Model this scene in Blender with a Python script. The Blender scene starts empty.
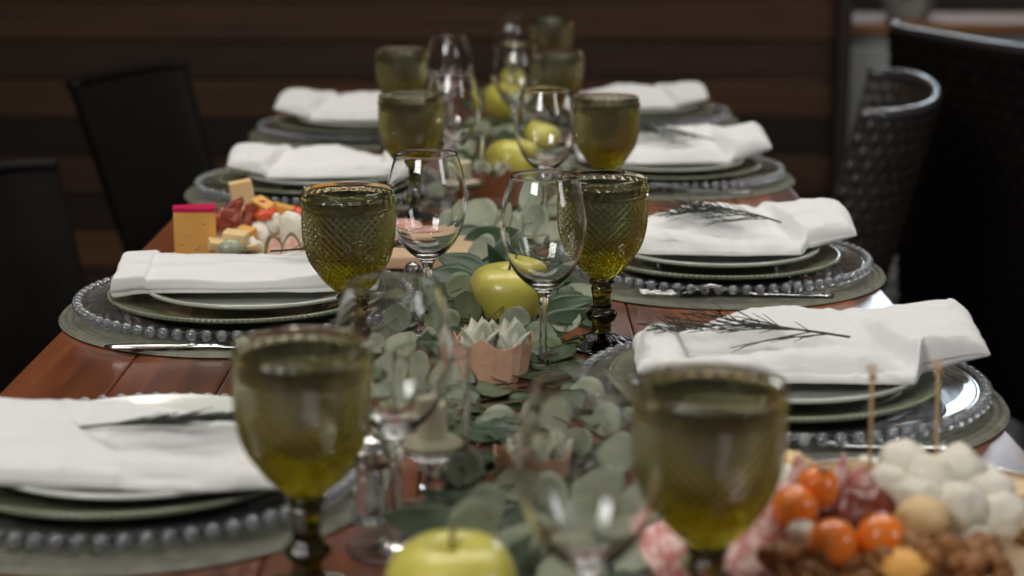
import bpy, math, random
from mathutils import Vector, Matrix, noise
R = random.Random(7)
PI = math.pi
sc = bpy.context.scene
COL = sc.collection
T = 0.75                                   # height of the table top above the floor (m)

# ------------------------------------------------------------------ camera, light, exposure
FPX, PITCH, HCAM = 1858.6, 0.2185, 0.4235
cam_data = bpy.data.cameras.new('camera')
cam = bpy.data.objects.new('camera', cam_data); COL.objects.link(cam)
cam.location = (0, 0, T + HCAM)
cam.rotation_euler = (PI/2 - PITCH, 0, 0)
cam_data.sensor_width = 36; cam_data.lens = FPX/1024*36
cam_data.clip_start = .02; cam_data.clip_end = 60
cam_data.dof.use_dof = True
cam_data.dof.focus_distance = 1.70
cam_data.dof.aperture_fstop = 4.6
cam_data.dof.aperture_blades = 0
sc.camera = cam

sc.view_settings.view_transform = 'Standard'; sc.view_settings.look = 'None'
sc.view_settings.gamma = 1; sc.view_settings.use_curve_mapping = False
sc.view_settings.exposure = 0.0
sc.cycles.max_bounces = 20; sc.cycles.transmission_bounces = 18; sc.cycles.transparent_max_bounces = 12
sc.cycles.glossy_bounces = 6; sc.cycles.diffuse_bounces = 4
sc.cycles.caustics_refractive = True; sc.cycles.caustics_reflective = True
sc.cycles.sample_clamp_indirect = 25; sc.cycles.blur_glossy = 0.4
sc.cycles.use_denoising = True

w = bpy.data.worlds.new('world'); sc.world = w; w.use_nodes = True
w.node_tree.nodes['Background'].inputs[0].default_value = (1.0, .97, .94, 1)
w.node_tree.nodes['Background'].inputs[1].default_value = 0.10

def area(name, loc, target, sx, sy, power, color):
    d = bpy.data.lights.new(name, 'AREA'); d.shape = 'RECTANGLE'; d.size = sx; d.size_y = sy
    d.energy = power; d.color = color
    o = bpy.data.objects.new(name, d); COL.objects.link(o); o.location = loc
    o.rotation_euler = (Vector(target) - Vector(loc)).to_track_quat('-Z', 'Y').to_euler()
    return o
area('table_light', (0.1, 2.2, 2.55), (0, 2.2, T), .7, 2.6, 26, (1, .97, .93))
area('camera_fill', (-1.3, -.5, 2.3), (0, 1.9, T), 1.0, .8, 34, (1, .985, .97))  # soft fill added from the camera side, stands for unseen room lighting
area('alcove_fill', (1.5, 4.3, 2.5), (1.3, 5.2, T), .5, .5, 14, (1, .95, .88))  # unseen overhead fill, added to brighten the alcove and plank wall
area('side_light', (2.1, .2, 1.9), (0, 1.8, T), .6, .9, 10, (.93, .96, 1))
for i, (x, y, z) in enumerate([(-.45, .5, 2.2), (.15, .6, 2.25), (.55, 1.6, 2.3), (-.5, 2.4, 2.3), (.0, 3.0, 2.3)]):
    d = bpy.data.lights.new('bulb_light', 'POINT'); d.energy = 4.0; d.shadow_soft_size = .04; d.color = (1, .86, .7)
    o = bpy.data.objects.new('bulb_light', d); COL.objects.link(o); o.location = (x, y, z)

# ------------------------------------------------------------------ helpers
def at(px, py, h=0.0):
    """point of the plane h above the table seen at a place in the 1024x576 photograph"""
    a = math.atan((py - 288)/FPX) + PITCH
    y = (HCAM - h)/math.tan(a)
    d = y*math.cos(PITCH) + (HCAM - h)*math.sin(PITCH)
    return Vector(((px - 512)*d/FPX, y, T + h))

class MB:
    def __init__(s): s.v = []; s.f = []
    def add(s, vs, fs, M=None):
        n = len(s.v)
        s.v += [tuple(M @ Vector(p)) if M else tuple(p) for p in vs]
        s.f += [tuple(i + n for i in f) for f in fs]
        return s
    def build(s, name, mat, parent=None, smooth=True, loc=None):
        me = bpy.data.meshes.new(name); me.from_pydata(s.v, [], s.f); me.update()
        if smooth: me.polygons.foreach_set('use_smooth', [True]*len(me.polygons))
        me.materials.append(mat)
        o = bpy.data.objects.new(name, me); COL.objects.link(o)
        if parent: o.parent = parent
        if loc is not None: o.location = loc
        return o

def recalc(o):
    import bmesh
    b = bmesh.new(); b.from_mesh(o.data); bmesh.ops.recalc_face_normals(b, faces=b.faces[:]); b.to_mesh(o.data); b.free()
    return o

def lathe(prof, seg=48, M=None, mb=None):
    """profile of (r, z), bottom-outside to top to inside; r==0 closes on the axis"""
    mb = mb or MB(); vs = []; rings = []
    # support rings beside sharp corners keep the shading of long flat runs true
    P = [tuple(p) for p in prof]; Q = [P[0]]
    def sharp(i):
        if i <= 0 or i >= len(P)-1: return False
        a = Vector((P[i][0]-P[i-1][0], P[i][1]-P[i-1][1])); b = Vector((P[i+1][0]-P[i][0], P[i+1][1]-P[i][1]))
        return a.length > 1e-7 and b.length > 1e-7 and a.angle(b) > .35
    for i in range(len(P)-1):
        a, b = P[i], P[i+1]; L_ = math.hypot(b[0]-a[0], b[1]-a[1])
        if L_ > .0035:
            k_ = .0005/L_
            if sharp(i): Q.append((a[0]+(b[0]-a[0])*k_, a[1]+(b[1]-a[1])*k_))
            if sharp(i+1): Q.append((b[0]-(b[0]-a[0])*k_, b[1]-(b[1]-a[1])*k_))
        Q.append(b)
    prof = Q
    for r, z in prof:
        if r <= 1e-9:
            rings.append([len(vs)]); vs.append((0, 0, z))
        else:
            rings.append(list(range(len(vs), len(vs)+seg)))
            vs += [(r*math.cos(2*PI*k/seg), r*math.sin(2*PI*k/seg), z) for k in range(seg)]
    fs = []
    for a, b in zip(rings, rings[1:]):
        for k in range(seg):
            k2 = (k+1) % seg
            if len(a) == 1 and len(b) == 1: continue
            if len(a) == 1: fs.append((a[0], b[k2], b[k]))
            elif len(b) == 1: fs.append((a[k], a[k2], b[0]))
            else: fs.append((a[k], a[k2], b[k2], b[k]))
    return mb.add(vs, fs, M)

def smooth_prof(pts, n=4):
    out = []
    for i in range(len(pts)-1):
        p0 = pts[max(i-1, 0)]; p1 = pts[i]; p2 = pts[i+1]; p3 = pts[min(i+2, len(pts)-1)]
        for k in range(n):
            t = k/n
            out.append(tuple(max(0 if j == 0 else -9, .5*((2*p1[j]) + (-p0[j]+p2[j])*t + (2*p0[j]-5*p1[j]+4*p2[j]-p3[j])*t*t + (-p0[j]+3*p1[j]-3*p2[j]+p3[j])*t**3)) for j in (0, 1)))
    out.append(pts[-1]); return out

def tube(pts, rad, seg=8, mb=None, cap=True):
    mb = mb or MB(); pts = [Vector(p) for p in pts]; n = len(pts)
    rad = rad if isinstance(rad, (list, tuple)) else [rad]*n
    vs = []; up = Vector((0, 0, 1)); prev = None
    for i, p in enumerate(pts):
        d = (pts[min(i+1, n-1)] - pts[max(i-1, 0)]).normalized()
        if prev is None:
            a = d.cross(up) if abs(d.z) < .9 else d.cross(Vector((1, 0, 0)))
        else: a = prev - d*prev.dot(d)
        a.normalize(); b = d.cross(a); prev = a
        vs += [tuple(p + (a*math.cos(2*PI*k/seg) + b*math.sin(2*PI*k/seg))*rad[i]) for k in range(seg)]
    fs = []
    for i in range(n-1):
        for k in range(seg):
            k2 = (k+1) % seg
            fs.append((i*seg+k, i*seg+k2, (i+1)*seg+k2, (i+1)*seg+k))
    if cap:
        fs.append(tuple(range(seg))[::-1]); fs.append(tuple((n-1)*seg+k for k in range(seg)))
    return mb.add(vs, fs)

def bevel_box(sx, sy, sz, b=.003, M=None, mb=None, seg=2):
    import bmesh
    mb = mb or MB(); bm = bmesh.new(); bmesh.ops.create_cube(bm, size=1)
    for v in bm.verts: v.co = Vector((v.co.x*sx, v.co.y*sy, v.co.z*sz))
    bmesh.ops.bevel(bm, geom=bm.edges[:], offset=b, segments=seg, profile=.6, affect='EDGES')
    bm.verts.ensure_lookup_table()
    vs = [tuple(v.co) for v in bm.verts]; fs = [tuple(v.index for v in f.verts) for f in bm.faces]
    bm.free(); return mb.add(vs, fs, M)

def blob(r, amp=.1, freq=1.5, seed=0, sub=3, M=None, mb=None):
    """organic lump: an icosphere of radii r, pushed about by noise"""
    import bmesh
    mb = mb or MB(); bm = bmesh.new(); bmesh.ops.create_icosphere(bm, subdivisions=sub, radius=1)
    for v in bm.verts:
        k = 1 + amp*noise.noise(v.co*freq + Vector((seed*7.3, seed*1.7, 0)))*2
        v.co = Vector((v.co.x*r[0]*k, v.co.y*r[1]*k, v.co.z*r[2]*k))
    bm.verts.ensure_lookup_table()
    vs = [tuple(v.co) for v in bm.verts]; fs = [tuple(v.index for v in f.verts) for f in bm.faces]
    bm.free(); return mb.add(vs, fs, M)

def TR(loc=(0, 0, 0), rot=(0, 0, 0), s=(1, 1, 1)):
    from mathutils import Euler
    return Matrix.Translation(Vector(loc)) @ Euler(rot).to_matrix().to_4x4() @ Matrix.Diagonal((*s, 1))

def tag(o, label, cat, group=None, kind=None):
    o['label'] = label; o['category'] = cat
    if group: o['group'] = group
    if kind: o['kind'] = kind
    return o
def thing(name, label, cat, loc=(0, 0, 0), rz=0, group=None):
    o = bpy.data.objects.new(name, None); COL.objects.link(o); o.empty_display_size = .05
    o.location = loc; o.rotation_euler = (0, 0, rz)
    return tag(o, label, cat, group)
def dup(root, label, loc, rz=0, scale=None, mirror=False):
    c = root.copy(); COL.objects.link(c); c.location = loc; c.rotation_euler = (root.rotation_euler[0], root.rotation_euler[1], rz)
    if scale: c.scale = scale
    c['label'] = label
    for ch in [o for o in COL.objects if o.parent == root]:
        d = ch.copy(); COL.objects.link(d); d.parent = c
        for g in [o for o in COL.objects if o.parent == ch]:
            e = g.copy(); COL.objects.link(e); e.parent = d
    return c
def struct(name, mb, mat, smooth=False, **k):
    o = mb.build(name, mat, smooth=smooth, **k); o['kind'] = 'structure'; return o

# ------------------------------------------------------------------ materials
def new_mat(name):
    m = bpy.data.materials.new(name); m.use_nodes = True
    nt = m.node_tree; return m, nt, nt.nodes['Principled BSDF']
def mat(name, col, rough=.5, col2=None, scale=20, stretch=(1, 1, 1), bump=0, bscale=80, metal=0, spec=.5, coat=0, sss=0, trans=0, ior=1.45, sheen=0, detail=4, contrast=(.3, .7)):
    m, nt, b = new_mat(name); N = nt.nodes; L = nt.links
    b.inputs['Base Color'].default_value = (*col, 1); b.inputs['Roughness'].default_value = rough
    b.inputs['Metallic'].default_value = metal; b.inputs['Specular IOR Level'].default_value = spec
    b.inputs['Coat Weight'].default_value = coat; b.inputs['Coat Roughness'].default_value = .08
    b.inputs['IOR'].default_value = ior; b.inputs['Transmission Weight'].default_value = trans
    if sss:
        b.inputs['Subsurface Weight'].default_value = sss; b.inputs['Subsurface Radius'].default_value = (.01, .006, .003); b.inputs['Subsurface Scale'].default_value = .6
    if sheen: b.inputs['Sheen Weight'].default_value = sheen
    if col2 or bump:
        tc = N.new('ShaderNodeTexCoord'); mp = N.new('ShaderNodeMapping'); mp.inputs['Scale'].default_value = stretch
        L.new(tc.outputs['Object'], mp.inputs['Vector'])
    if col2:
        nz = N.new('ShaderNodeTexNoise'); nz.inputs['Scale'].default_value = scale; nz.inputs['Detail'].default_value = detail
        L.new(mp.outputs[0], nz.inputs['Vector'])
        cr = N.new('ShaderNodeValToRGB'); cr.color_ramp.elements[0].position = contrast[0]; cr.color_ramp.elements[1].position = contrast[1]
        cr.color_ramp.elements[0].color = (*col, 1); cr.color_ramp.elements[1].color = (*col2, 1)
        L.new(nz.outputs['Fac'], cr.inputs[0]); L.new(cr.outputs[0], b.inputs['Base Color'])
    if bump:
        n2 = N.new('ShaderNodeTexNoise'); n2.inputs['Scale'].default_value = bscale; n2.inputs['Detail'].default_value = 3
        L.new(mp.outputs[0], n2.inputs['Vector'])
        bp = N.new('ShaderNodeBump'); bp.inputs['Strength'].default_value = bump; bp.inputs['Distance'].default_value = .002
        L.new(n2.outputs['Fac'], bp.inputs['Height']); L.new(bp.outputs[0], b.inputs['Normal'])
    return m

def plank_mat(name, c_dark, c_mid, c_light, axis, width, rough, coat, grain=(60, 2, 60), seed=0.0, alt=False):
    """boards side by side along one axis, each with its own tone, grain along the boards"""
    m, nt, b = new_mat(name); N = nt.nodes; L = nt.links
    tc = N.new('ShaderNodeTexCoord'); sp = N.new('ShaderNodeSeparateXYZ'); L.new(tc.outputs['Object'], sp.inputs[0])
    d = N.new('ShaderNodeMath'); d.operation = 'DIVIDE'; d.inputs[1].default_value = width; L.new(sp.outputs[axis], d.inputs[0])
    ad = N.new('ShaderNodeMath'); ad.operation = 'ADD'; ad.inputs[1].default_value = seed; L.new(d.outputs[0], ad.inputs[0])
    fl = N.new('ShaderNodeMath'); fl.operation = 'FLOOR'; L.new(ad.outputs[0], fl.inputs[0])
    wn = N.new('ShaderNodeTexWhiteNoise'); wn.noise_dimensions = '1D'; L.new(fl.outputs[0], wn.inputs['W'])
    mp = N.new('ShaderNodeMapping'); mp.inputs['Scale'].default_value = grain; L.new(tc.outputs['Object'], mp.inputs[0])
    cmb = N.new('ShaderNodeCombineXYZ'); L.new(wn.outputs['Value'], cmb.inputs[0]); L.new(wn.outputs['Value'], cmb.inputs[1])
    vm = N.new('ShaderNodeVectorMath'); vm.operation = 'SCALE'; vm.inputs['Scale'].default_value = 9; L.new(cmb.outputs[0], vm.inputs[0])
    va = N.new('ShaderNodeVectorMath'); va.operation = 'ADD'; L.new(mp.outputs[0], va.inputs[0]); L.new(vm.outputs[0], va.inputs[1])
    nz = N.new('ShaderNodeTexNoise'); nz.inputs['Scale'].default_value = 1; nz.inputs['Detail'].default_value = 6; nz.inputs['Roughness'].default_value = .62; L.new(va.outputs[0], nz.inputs['Vector'])
    mx = N.new('ShaderNodeMath'); mx.operation = 'MULTIPLY_ADD'; mx.inputs[1].default_value = .55; L.new(wn.outputs['Value'], mx.inputs[0]); 
    ms = N.new('ShaderNodeMath'); ms.operation = 'MULTIPLY'; ms.inputs[1].default_value = .75; L.new(nz.outputs['Fac'], ms.inputs[0]); L.new(ms.outputs[0], mx.inputs[2])
    cr = N.new('ShaderNodeValToRGB'); e = cr.color_ramp.elements
    e[0].position = .25; e[0].color = (*c_dark, 1); e[1].position = .9; e[1].color = (*c_light, 1)
    k = e.new(.52); k.color = (*c_mid, 1)
    fac = mx.outputs[0]
    if alt:                                    # every second board comes from darker timber
        md = N.new('ShaderNodeMath'); md.operation = 'PINGPONG'; md.inputs[1].default_value = 1; L.new(fl.outputs[0], md.inputs[0])
        m2 = N.new('ShaderNodeMath'); m2.operation = 'MULTIPLY_ADD'; m2.inputs[1].default_value = .42; m2.inputs[2].default_value = -.24; L.new(md.outputs[0], m2.inputs[0])
        m3 = N.new('ShaderNodeMath'); m3.operation = 'ADD'; L.new(m2.outputs[0], m3.inputs[0]); L.new(fac, m3.inputs[1]); fac = m3.outputs[0]
        b.inputs['Specular IOR Level'].default_value = .25
    L.new(fac, cr.inputs[0]); L.new(cr.outputs[0], b.inputs['Base Color'])
    b.inputs['Roughness'].default_value = rough; b.inputs['Coat Weight'].default_value = coat; b.inputs['Coat Roughness'].default_value = .18
    bp = N.new('ShaderNodeBump'); bp.inputs['Strength'].default_value = .25; bp.inputs['Distance'].default_value = .001
    L.new(nz.outputs['Fac'], bp.inputs['Height']); L.new(bp.outputs[0], b.inputs['Normal'])
    return m

M_TABLE = plank_mat('table_wood', (.045, .014, .006), (.165, .045, .016), (.27, .085, .03), 0, .094, .28, .5, (55, 5, 55), .3)
M_WALL = plank_mat('wall_wood', (.014, .0075, .005), (.042, .020, .011), (.10, .045, .019), 2, .1033, .55, .0, (2, 60, 60), -6.15, alt=True)
M_FLOOR = plank_mat('floor_wood', (.020, .015, .012), (.05, .04, .033), (.08, .065, .055), 0, .14, .4, .1, (40, 3, 40))
M_GLASS = mat('clear_glass', (.985, .99, .985), 0.0, trans=1, ior=1.46)
M_CHGLASS = mat('charger_glass', (.86, .89, .91), 0.04, trans=.98, ior=1.5)
def absorbing(name, rough, dens=620, col=(.66, .62, .14)):
    m = mat(name, (1, 1, 1), rough, trans=1, ior=1.5); nt = m.node_tree
    v = nt.nodes.new('ShaderNodeVolumeAbsorption'); v.inputs['Color'].default_value = (*col, 1); v.inputs['Density'].default_value = dens
    nt.links.new(v.outputs[0], nt.nodes['Material Output'].inputs['Volume']); return m
M_OLIVE = absorbing('olive_glass', .04, 115, (.87, .84, .15))
M_OLIVE_IN = absorbing('olive_glass_inside', .38, 115, (.87, .84, .15))
M_OLIVE_D = absorbing('olive_glass_thick', .02, 330)
M_BEAD = mat('pressed_glass_beads', (.70, .73, .78), .06, trans=.86, ior=1.5, coat=.6)
M_NAP = mat('white_linen', (.74, .735, .72), .85, bump=.12, bscale=900, sheen=.2, spec=.2)
M_SAGE = mat('sage_ceramic', (.15, .165, .105), .22, col2=(.19, .205, .13), scale=30, coat=.4)
M_PALE = mat('pale_ceramic', (.40, .42, .36), .16, col2=(.46, .48, .42), scale=25, coat=.5)
M_WHITEC = mat('white_ceramic', (.62, .63, .58), .16, coat=.5)
M_MATW = mat('woven_fibre', (.115, .115, .085), .75, col2=(.19, .185, .14), scale=60, bump=.5, bscale=500)
M_STEEL = mat('cutlery_steel', (.62, .61, .58), .16, metal=1)
M_HERB = mat('dried_herb', (.022, .028, .020), .75, col2=(.05, .058, .04), scale=120)
M_APPLE = None
def apple_mat():
    m, nt, b = new_mat('apple_skin'); N = nt.nodes; L = nt.links
    tc = N.new('ShaderNodeTexCoord'); nz = N.new('ShaderNodeTexNoise'); nz.inputs['Scale'].default_value = 28; L.new(tc.outputs['Object'], nz.inputs['Vector'])
    cr = N.new('ShaderNodeValToRGB'); e = cr.color_ramp.elements
    e[0].position = .3; e[0].color = (.50, .47, .07, 1); e[1].position = .75; e[1].color = (.68, .59, .14, 1)
    L.new(nz.outputs['Fac'], cr.inputs[0])
    vo = N.new('ShaderNodeTexVoronoi'); vo.inputs['Scale'].default_value = 260; L.new(tc.outputs['Object'], vo.inputs['Vector'])
    lt = N.new('ShaderNodeMath'); lt.operation = 'LESS_THAN'; lt.inputs[1].default_value = .10; L.new(vo.outputs['Distance'], lt.inputs[0])
    mx = N.new('ShaderNodeMix'); mx.data_type = 'RGBA'; mx.inputs['B'].default_value = (.72, .70, .30, 1)
    L.new(lt.outputs[0], mx.inputs['Factor']); L.new(cr.outputs[0], mx.inputs['A']); L.new(mx.outputs['Result'], b.inputs['Base Color'])
    b.inputs['Roughness'].default_value = .32; b.inputs['Coat Weight'].default_value = .25
    b.inputs['Subsurface Weight'].default_value = .15; b.inputs['Subsurface Radius'].default_value = (.01, .008, .002); b.inputs['Subsurface Scale'].default_value = .5
    return m
M_APPLE = apple_mat()
M_STEMW = mat('woody_stem', (.10, .065, .03), .7, col2=(.16, .11, .05), scale=200)
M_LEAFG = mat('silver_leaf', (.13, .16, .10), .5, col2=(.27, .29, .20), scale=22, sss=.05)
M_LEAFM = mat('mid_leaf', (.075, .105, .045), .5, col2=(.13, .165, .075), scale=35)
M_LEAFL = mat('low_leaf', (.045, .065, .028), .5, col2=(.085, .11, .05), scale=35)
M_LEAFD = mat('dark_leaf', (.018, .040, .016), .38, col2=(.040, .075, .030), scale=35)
M_SUCC = mat('succulent_leaf', (.34, .38, .28), .55, col2=(.58, .58, .46), scale=70, sss=.15)
M_PAPER = mat('peach_paper', (.52, .29, .18), .7, col2=(.62, .38, .25), scale=40, bump=.5, bscale=120)
M_TERRA = mat('terracotta_paper', (.34, .13, .05), .75, col2=(.42, .18, .08), scale=40, bump=.4, bscale=120)
M_SOIL = mat('potting_soil', (.05, .035, .02), .9, col2=(.12, .08, .04), scale=250)
M_WAX = mat('cream_wax', (.66, .61, .44), .5, sss=.3)
M_BOARD = mat('board_wood', (.50, .34, .20), .5, col2=(.62, .45, .29), scale=9, stretch=(1, 12, 12), detail=6)
M_CHEESE = mat('yellow_cheese', (.70, .34, .065), .45, col2=(.76, .42, .11), scale=30, sss=.25)
M_CHEESEP = mat('pale_cheese', (.72, .50, .22), .5, col2=(.76, .58, .32), scale=40, sss=.25)
M_RIND = mat('magenta_rind', (.50, .012, .075), .4)
M_WCHEESE = mat('white_cheese', (.72, .68, .56), .6, col2=(.78, .75, .66), scale=90, sss=.25, bump=.5, bscale=120)
M_HAM = mat('cured_ham', (.28, .045, .028), .4, col2=(.42, .12, .08), scale=60, sss=.15, bump=.5, bscale=90)
M_SALAMI = mat('salami', (.52, .20, .17), .45, col2=(.75, .55, .50), scale=110, sss=.2, contrast=(.45, .6))
M_RED = mat('red_pepper', (.62, .05, .02), .25, col2=(.72, .10, .03), scale=40, coat=.4, sss=.1)
M_ORANGE = mat('orange_fruit', (.88, .19, .012), .22, col2=(.93, .27, .03), scale=40, coat=.5, sss=.2)
M_FIGSKIN = mat('fig_skin', (.20, .24, .06), .5, col2=(.12, .05, .06), scale=40)
M_FIG = mat('fig_flesh', (.70, .30, .22), .5, col2=(.80, .70, .52), scale=90, sss=.2)
M_GRAPE = mat('pale_grape', (.30, .32, .20), .3, col2=(.42, .42, .30), scale=40, sss=.2, coat=.3)
M_NUT = mat('brown_nut', (.20, .075, .020), .5, col2=(.34, .15, .045), scale=70, bump=.8, bscale=150)
M_WALNUT = mat('walnut', (.42, .28, .14), .6, col2=(.56, .41, .24), scale=90, bump=1, bscale=140)
M_JAM = mat('dark_red_jam', (.15, .016, .006), .3, col2=(.24, .04, .010), scale=60, coat=.15)
M_BAMBOO = mat('bamboo', (.42, .27, .12), .6, col2=(.52, .36, .18), scale=60)
M_WICKER = mat('dark_wicker', (.022, .017, .013), .36, col2=(.05, .039, .031), scale=50)
M_CHRIM = mat('chair_rim', (.045, .042, .045), .22, coat=.6)
M_LEATHER = mat('near_black_leather', (.005, .004, .0035), .6, col2=(.008, .006, .005), scale=20, bump=.2, spec=.2)
M_LEG = mat('dark_leg', (.02, .013, .009), .4)
M_CUSH = mat('grey_cushion', (.22, .21, .20), .9, col2=(.27, .26, .25), scale=60)
M_GREYP = mat('grey_paint', (.20, .21, .20), .5, col2=(.28, .28, .26), scale=6)
M_LEDGE = mat('ledge_wood', (.14, .06, .022), .5, col2=(.2, .09, .03), scale=5, stretch=(1, 8, 8))
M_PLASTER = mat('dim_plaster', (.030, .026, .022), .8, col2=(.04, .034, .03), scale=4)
M_PORC = mat('white_porcelain', (.6, .6, .57), .2, coat=.4)

# ------------------------------------------------------------------ the room
mb = MB(); mb.add([(-3.2, -1.6, 0), (3.2, -1.6, 0), (3.2, 6.6, 0), (-3.2, 6.6, 0)], [(0, 1, 2, 3)])
bevel_box(6.4, 8.2, .1, .001, TR((0, 2.5, -.052)), mb, 1)
struct('floor', mb, M_FLOOR)
WY = 5.0
# the planked wall: individual boards with shadow gaps, from the left side up to the opening on the right
mb = MB()
for k in range(27):
    bevel_box(3.95, .03, .1005, .003, TR((-1.11, WY + .02 - .003*(k % 2), .1033*(k + .17) + .0517)), mb, 1)
bevel_box(3.95, .02, 2.8, .002, TR((-1.11, WY + .05, 1.4)), mb, 1)
struct('wall_back', mb, M_WALL)
mb = MB(); bevel_box(.06, 6.6, 2.8, .002, TR((-3.05, 1.7, 1.4)), mb, 1); struct('wall_left', mb, M_PLASTER)
mb = MB(); bevel_box(.06, 8.2, 2.8, .002, TR((3.1, 2.5, 1.4)), mb, 1); struct('wall_right', mb, M_PLASTER)
mb = MB(); bevel_box(2.3, .06, 2.8, .002, TR((2.0, 6.5, 1.4)), mb, 1); struct('wall_alcove', mb, M_PLASTER)
mb = MB(); bevel_box(.04, .10, 2.8, .004, TR((.885, WY + .02, 1.4)), mb, 1); struct('trim_1', mb, M_LEG)

# daylight window in the alcove: frame, mullions and bright panes
M_DAY, nt_, b_ = new_mat('daylight_pane'); b_.inputs['Base Color'].default_value = (.8, .85, .9, 1)
b_.inputs['Emission Color'].default_value = (.80, .90, 1.0, 1); b_.inputs['Emission Strength'].default_value = 5.5
M_WHITE = mat('white_frame', (.6, .6, .58), .4)
mb = MB(); bevel_box(.84, .02, 1.0, .002, TR((1.42, 6.455, 1.85)), mb, 1); wp = struct('window_1', mb, M_DAY)
mb = MB()
for x_ in (1.0, 1.42, 1.84): bevel_box(.045, .05, 1.09, .004, TR((x_, 6.44, 1.85)), mb, 1)
for z_ in (1.33, 1.85, 2.37): bevel_box(.88, .046, .045, .004, TR((1.42, 6.44, z_)), mb, 1)
mb.build('window_frame', M_WHITE, wp, False)

# ------------------------------------------------------------------ dining table
t = thing('dining_table', 'long reddish-brown plank dining table carrying all the place settings', 'table', (0, 0, 0))
mb = MB(); bx0, bx1 = -.43, .388; n = 9; bw = (bx1 - bx0)/n
for k in range(n):
    bevel_box(bw - .0008, 3.95, .04, .0025, TR((bx0 + bw*(k + .5), 1.80, T - .02)), mb, 2)
mb.build('tabletop', M_TABLE, t, False)
for s in (-1, 1):
    bevel_box(.03, 3.5, .09, .003, TR((-.02 + s*.34, 1.8, T - .085))).build('apron', M_TABLE, t, False)
for x in (-.34, .30):
    for y in (.05, 3.55):
        bevel_box(.08, .08, T - .04, .005, TR((x, y, (T - .04)/2 + .001))).build('leg', M_TABLE, t, False)

# ------------------------------------------------------------------ place-setting pieces (local origin on the table)
MAT_H = .004
def mat_mb():
    prof = [(0, 0), (.180, 0), (.183, .0012)]
    n = 24
    for k in range(n):
        r1 = .183 - k*.0074
        prof += [(r1 - .0003, .0010), (r1 - .0018, .0038), (r1 - .0038, .0042), (r1 - .0062, .0034), (r1 - .0070, .0012)]
    prof.append((0, .0035))
    return lathe(prof, 96)
CH0 = .0045
def charger_mb():
    prof = smooth_prof([(.0, .0005), (.06, .0005), (.105, .0008), (.118, .003), (.135, .0065), (.152, .0095), (.160, .0105)], 3)
    top = smooth_prof([(.160, .0135), (.152, .0128), (.135, .0098), (.120, .0065), (.105, .0045), (.06, .0042), (0, .0042)], 3)
    return lathe(prof + top, 96)
def beads_mb():
    mb = MB(); n = 74
    import bmesh
    bm = bmesh.new(); bmesh.ops.create_uvsphere(bm, u_segments=10, v_segments=7, radius=.0053)
    bm.verts.ensure_lookup_table(); vs = [tuple(v.co) for v in bm.verts]; fs = [tuple(v.index for v in f.verts) for f in bm.faces]; bm.free()
    for k in range(n):
        a = 2*PI*k/n
        mb.add(vs, fs, TR((.1645*math.cos(a), .1645*math.sin(a), .0125), (0, 0, a), (1, .97, 1)))
    return mb
def plate_mb(R0, h, rim, seg=96, th=.004, ridges=0):
    foot = R0*.58
    prof = [(0, .0025), (foot - .004, .0025), (foot - .003, 0), (foot, 0), (foot + .003, .003)]
    prof += smooth_prof([(foot + .003, .003), (R0 - rim, h*.45), (R0 - rim*.3, h*.86), (R0 - .001, h - .001)], 4)[1:]
    prof += [(R0, h + .001), (R0 - .001, h + th*.7)]
    if ridges:
        for k in range(ridges):
            r = R0 - .004 - k*(rim - .006)/ridges; hh = h + th*.5 - (k/ridges)*h*.62
            prof += [(r, hh + .0009), (r - (rim - .006)/ridges*.5, hh - .0007)]
    prof += [(R0 - rim - .004, th + h*.08), (foot, th*.9), (0, th*.9)]
    return lathe(prof, seg)
def rimbeads_mb(R0, z, n, r):
    mb = MB(); import bmesh
    bm = bmesh.new(); bmesh.ops.create_icosphere(bm, subdivisions=1, radius=r)
    bm.verts.ensure_lookup_table(); vs = [tuple(v.co) for v in bm.verts]; fs = [tuple(v.index for v in f.verts) for f in bm.faces]; bm.free()
    for k in range(n):
        a = 2*PI*k/n; mb.add(vs, fs, TR((R0*math.cos(a), R0*math.sin(a), z)))
    return mb

def nap_solid(x0, x1, yf, yb, hf, nu=110, nv=64, th=.003, base=None, pw=9):
    """a folded cloth: top surface height hf(x,y), rounded sides, closed underneath"""
    vs = []; fs = []
    def edge(t):                      # rounding near the borders, t in [-1,1]
        a = min(1, abs(t)); return max(0.0, 1 - a**pw)**.45
    for side in (0, 1):
        for i in range(nu+1):
            u = math.sin((i/nu*2 - 1)*PI/2); x = x0 + (x1 - x0)*(u + 1)/2
            for j in range(nv+1):
                v = math.sin((j/nv*2 - 1)*PI/2); a, b = yf(x), yb(x); y = a + (b - a)*(v + 1)/2
                e = edge(u)*edge(v)
                top = hf(x, y, u, v); bot = base(x, y) if base else 0
                mid = bot + (top - bot)*.3
                z = mid + (top - mid)*e if side == 0 else mid - (mid - bot)*e
                wob = .0016*noise.noise(Vector((x*60, y*60, 3)))
                vs.append((x + wob*(abs(u) > .9), y + wob*(abs(v) > .9), z))
    W = nv + 1; n = (nu+1)*W
    for i in range(nu):
        for j in range(nv):
            a = i*W + j; fs.append((a, a+W, a+W+1, a+1)); fs.append((n+a, n+a+1, n+a+W+1, n+a+W))
    for i in range(nu):
        a = i*W; fs.append((a, n+a, n+a+W, a+W)); b = i*W + nv; fs.append((b, b+W, n+b+W, n+b))
    for j in range(nv):
        fs.append((j, j+1, n+j+1, n+j)); b = nu*W + j; fs.append((b, n+b, n+b+1, b+1))
    return MB().add(vs, fs)
def sst(a, b, x):
    t = max(0, min(1, (x - a)/(b - a))); return t*t*(3 - 2*t)
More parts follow.
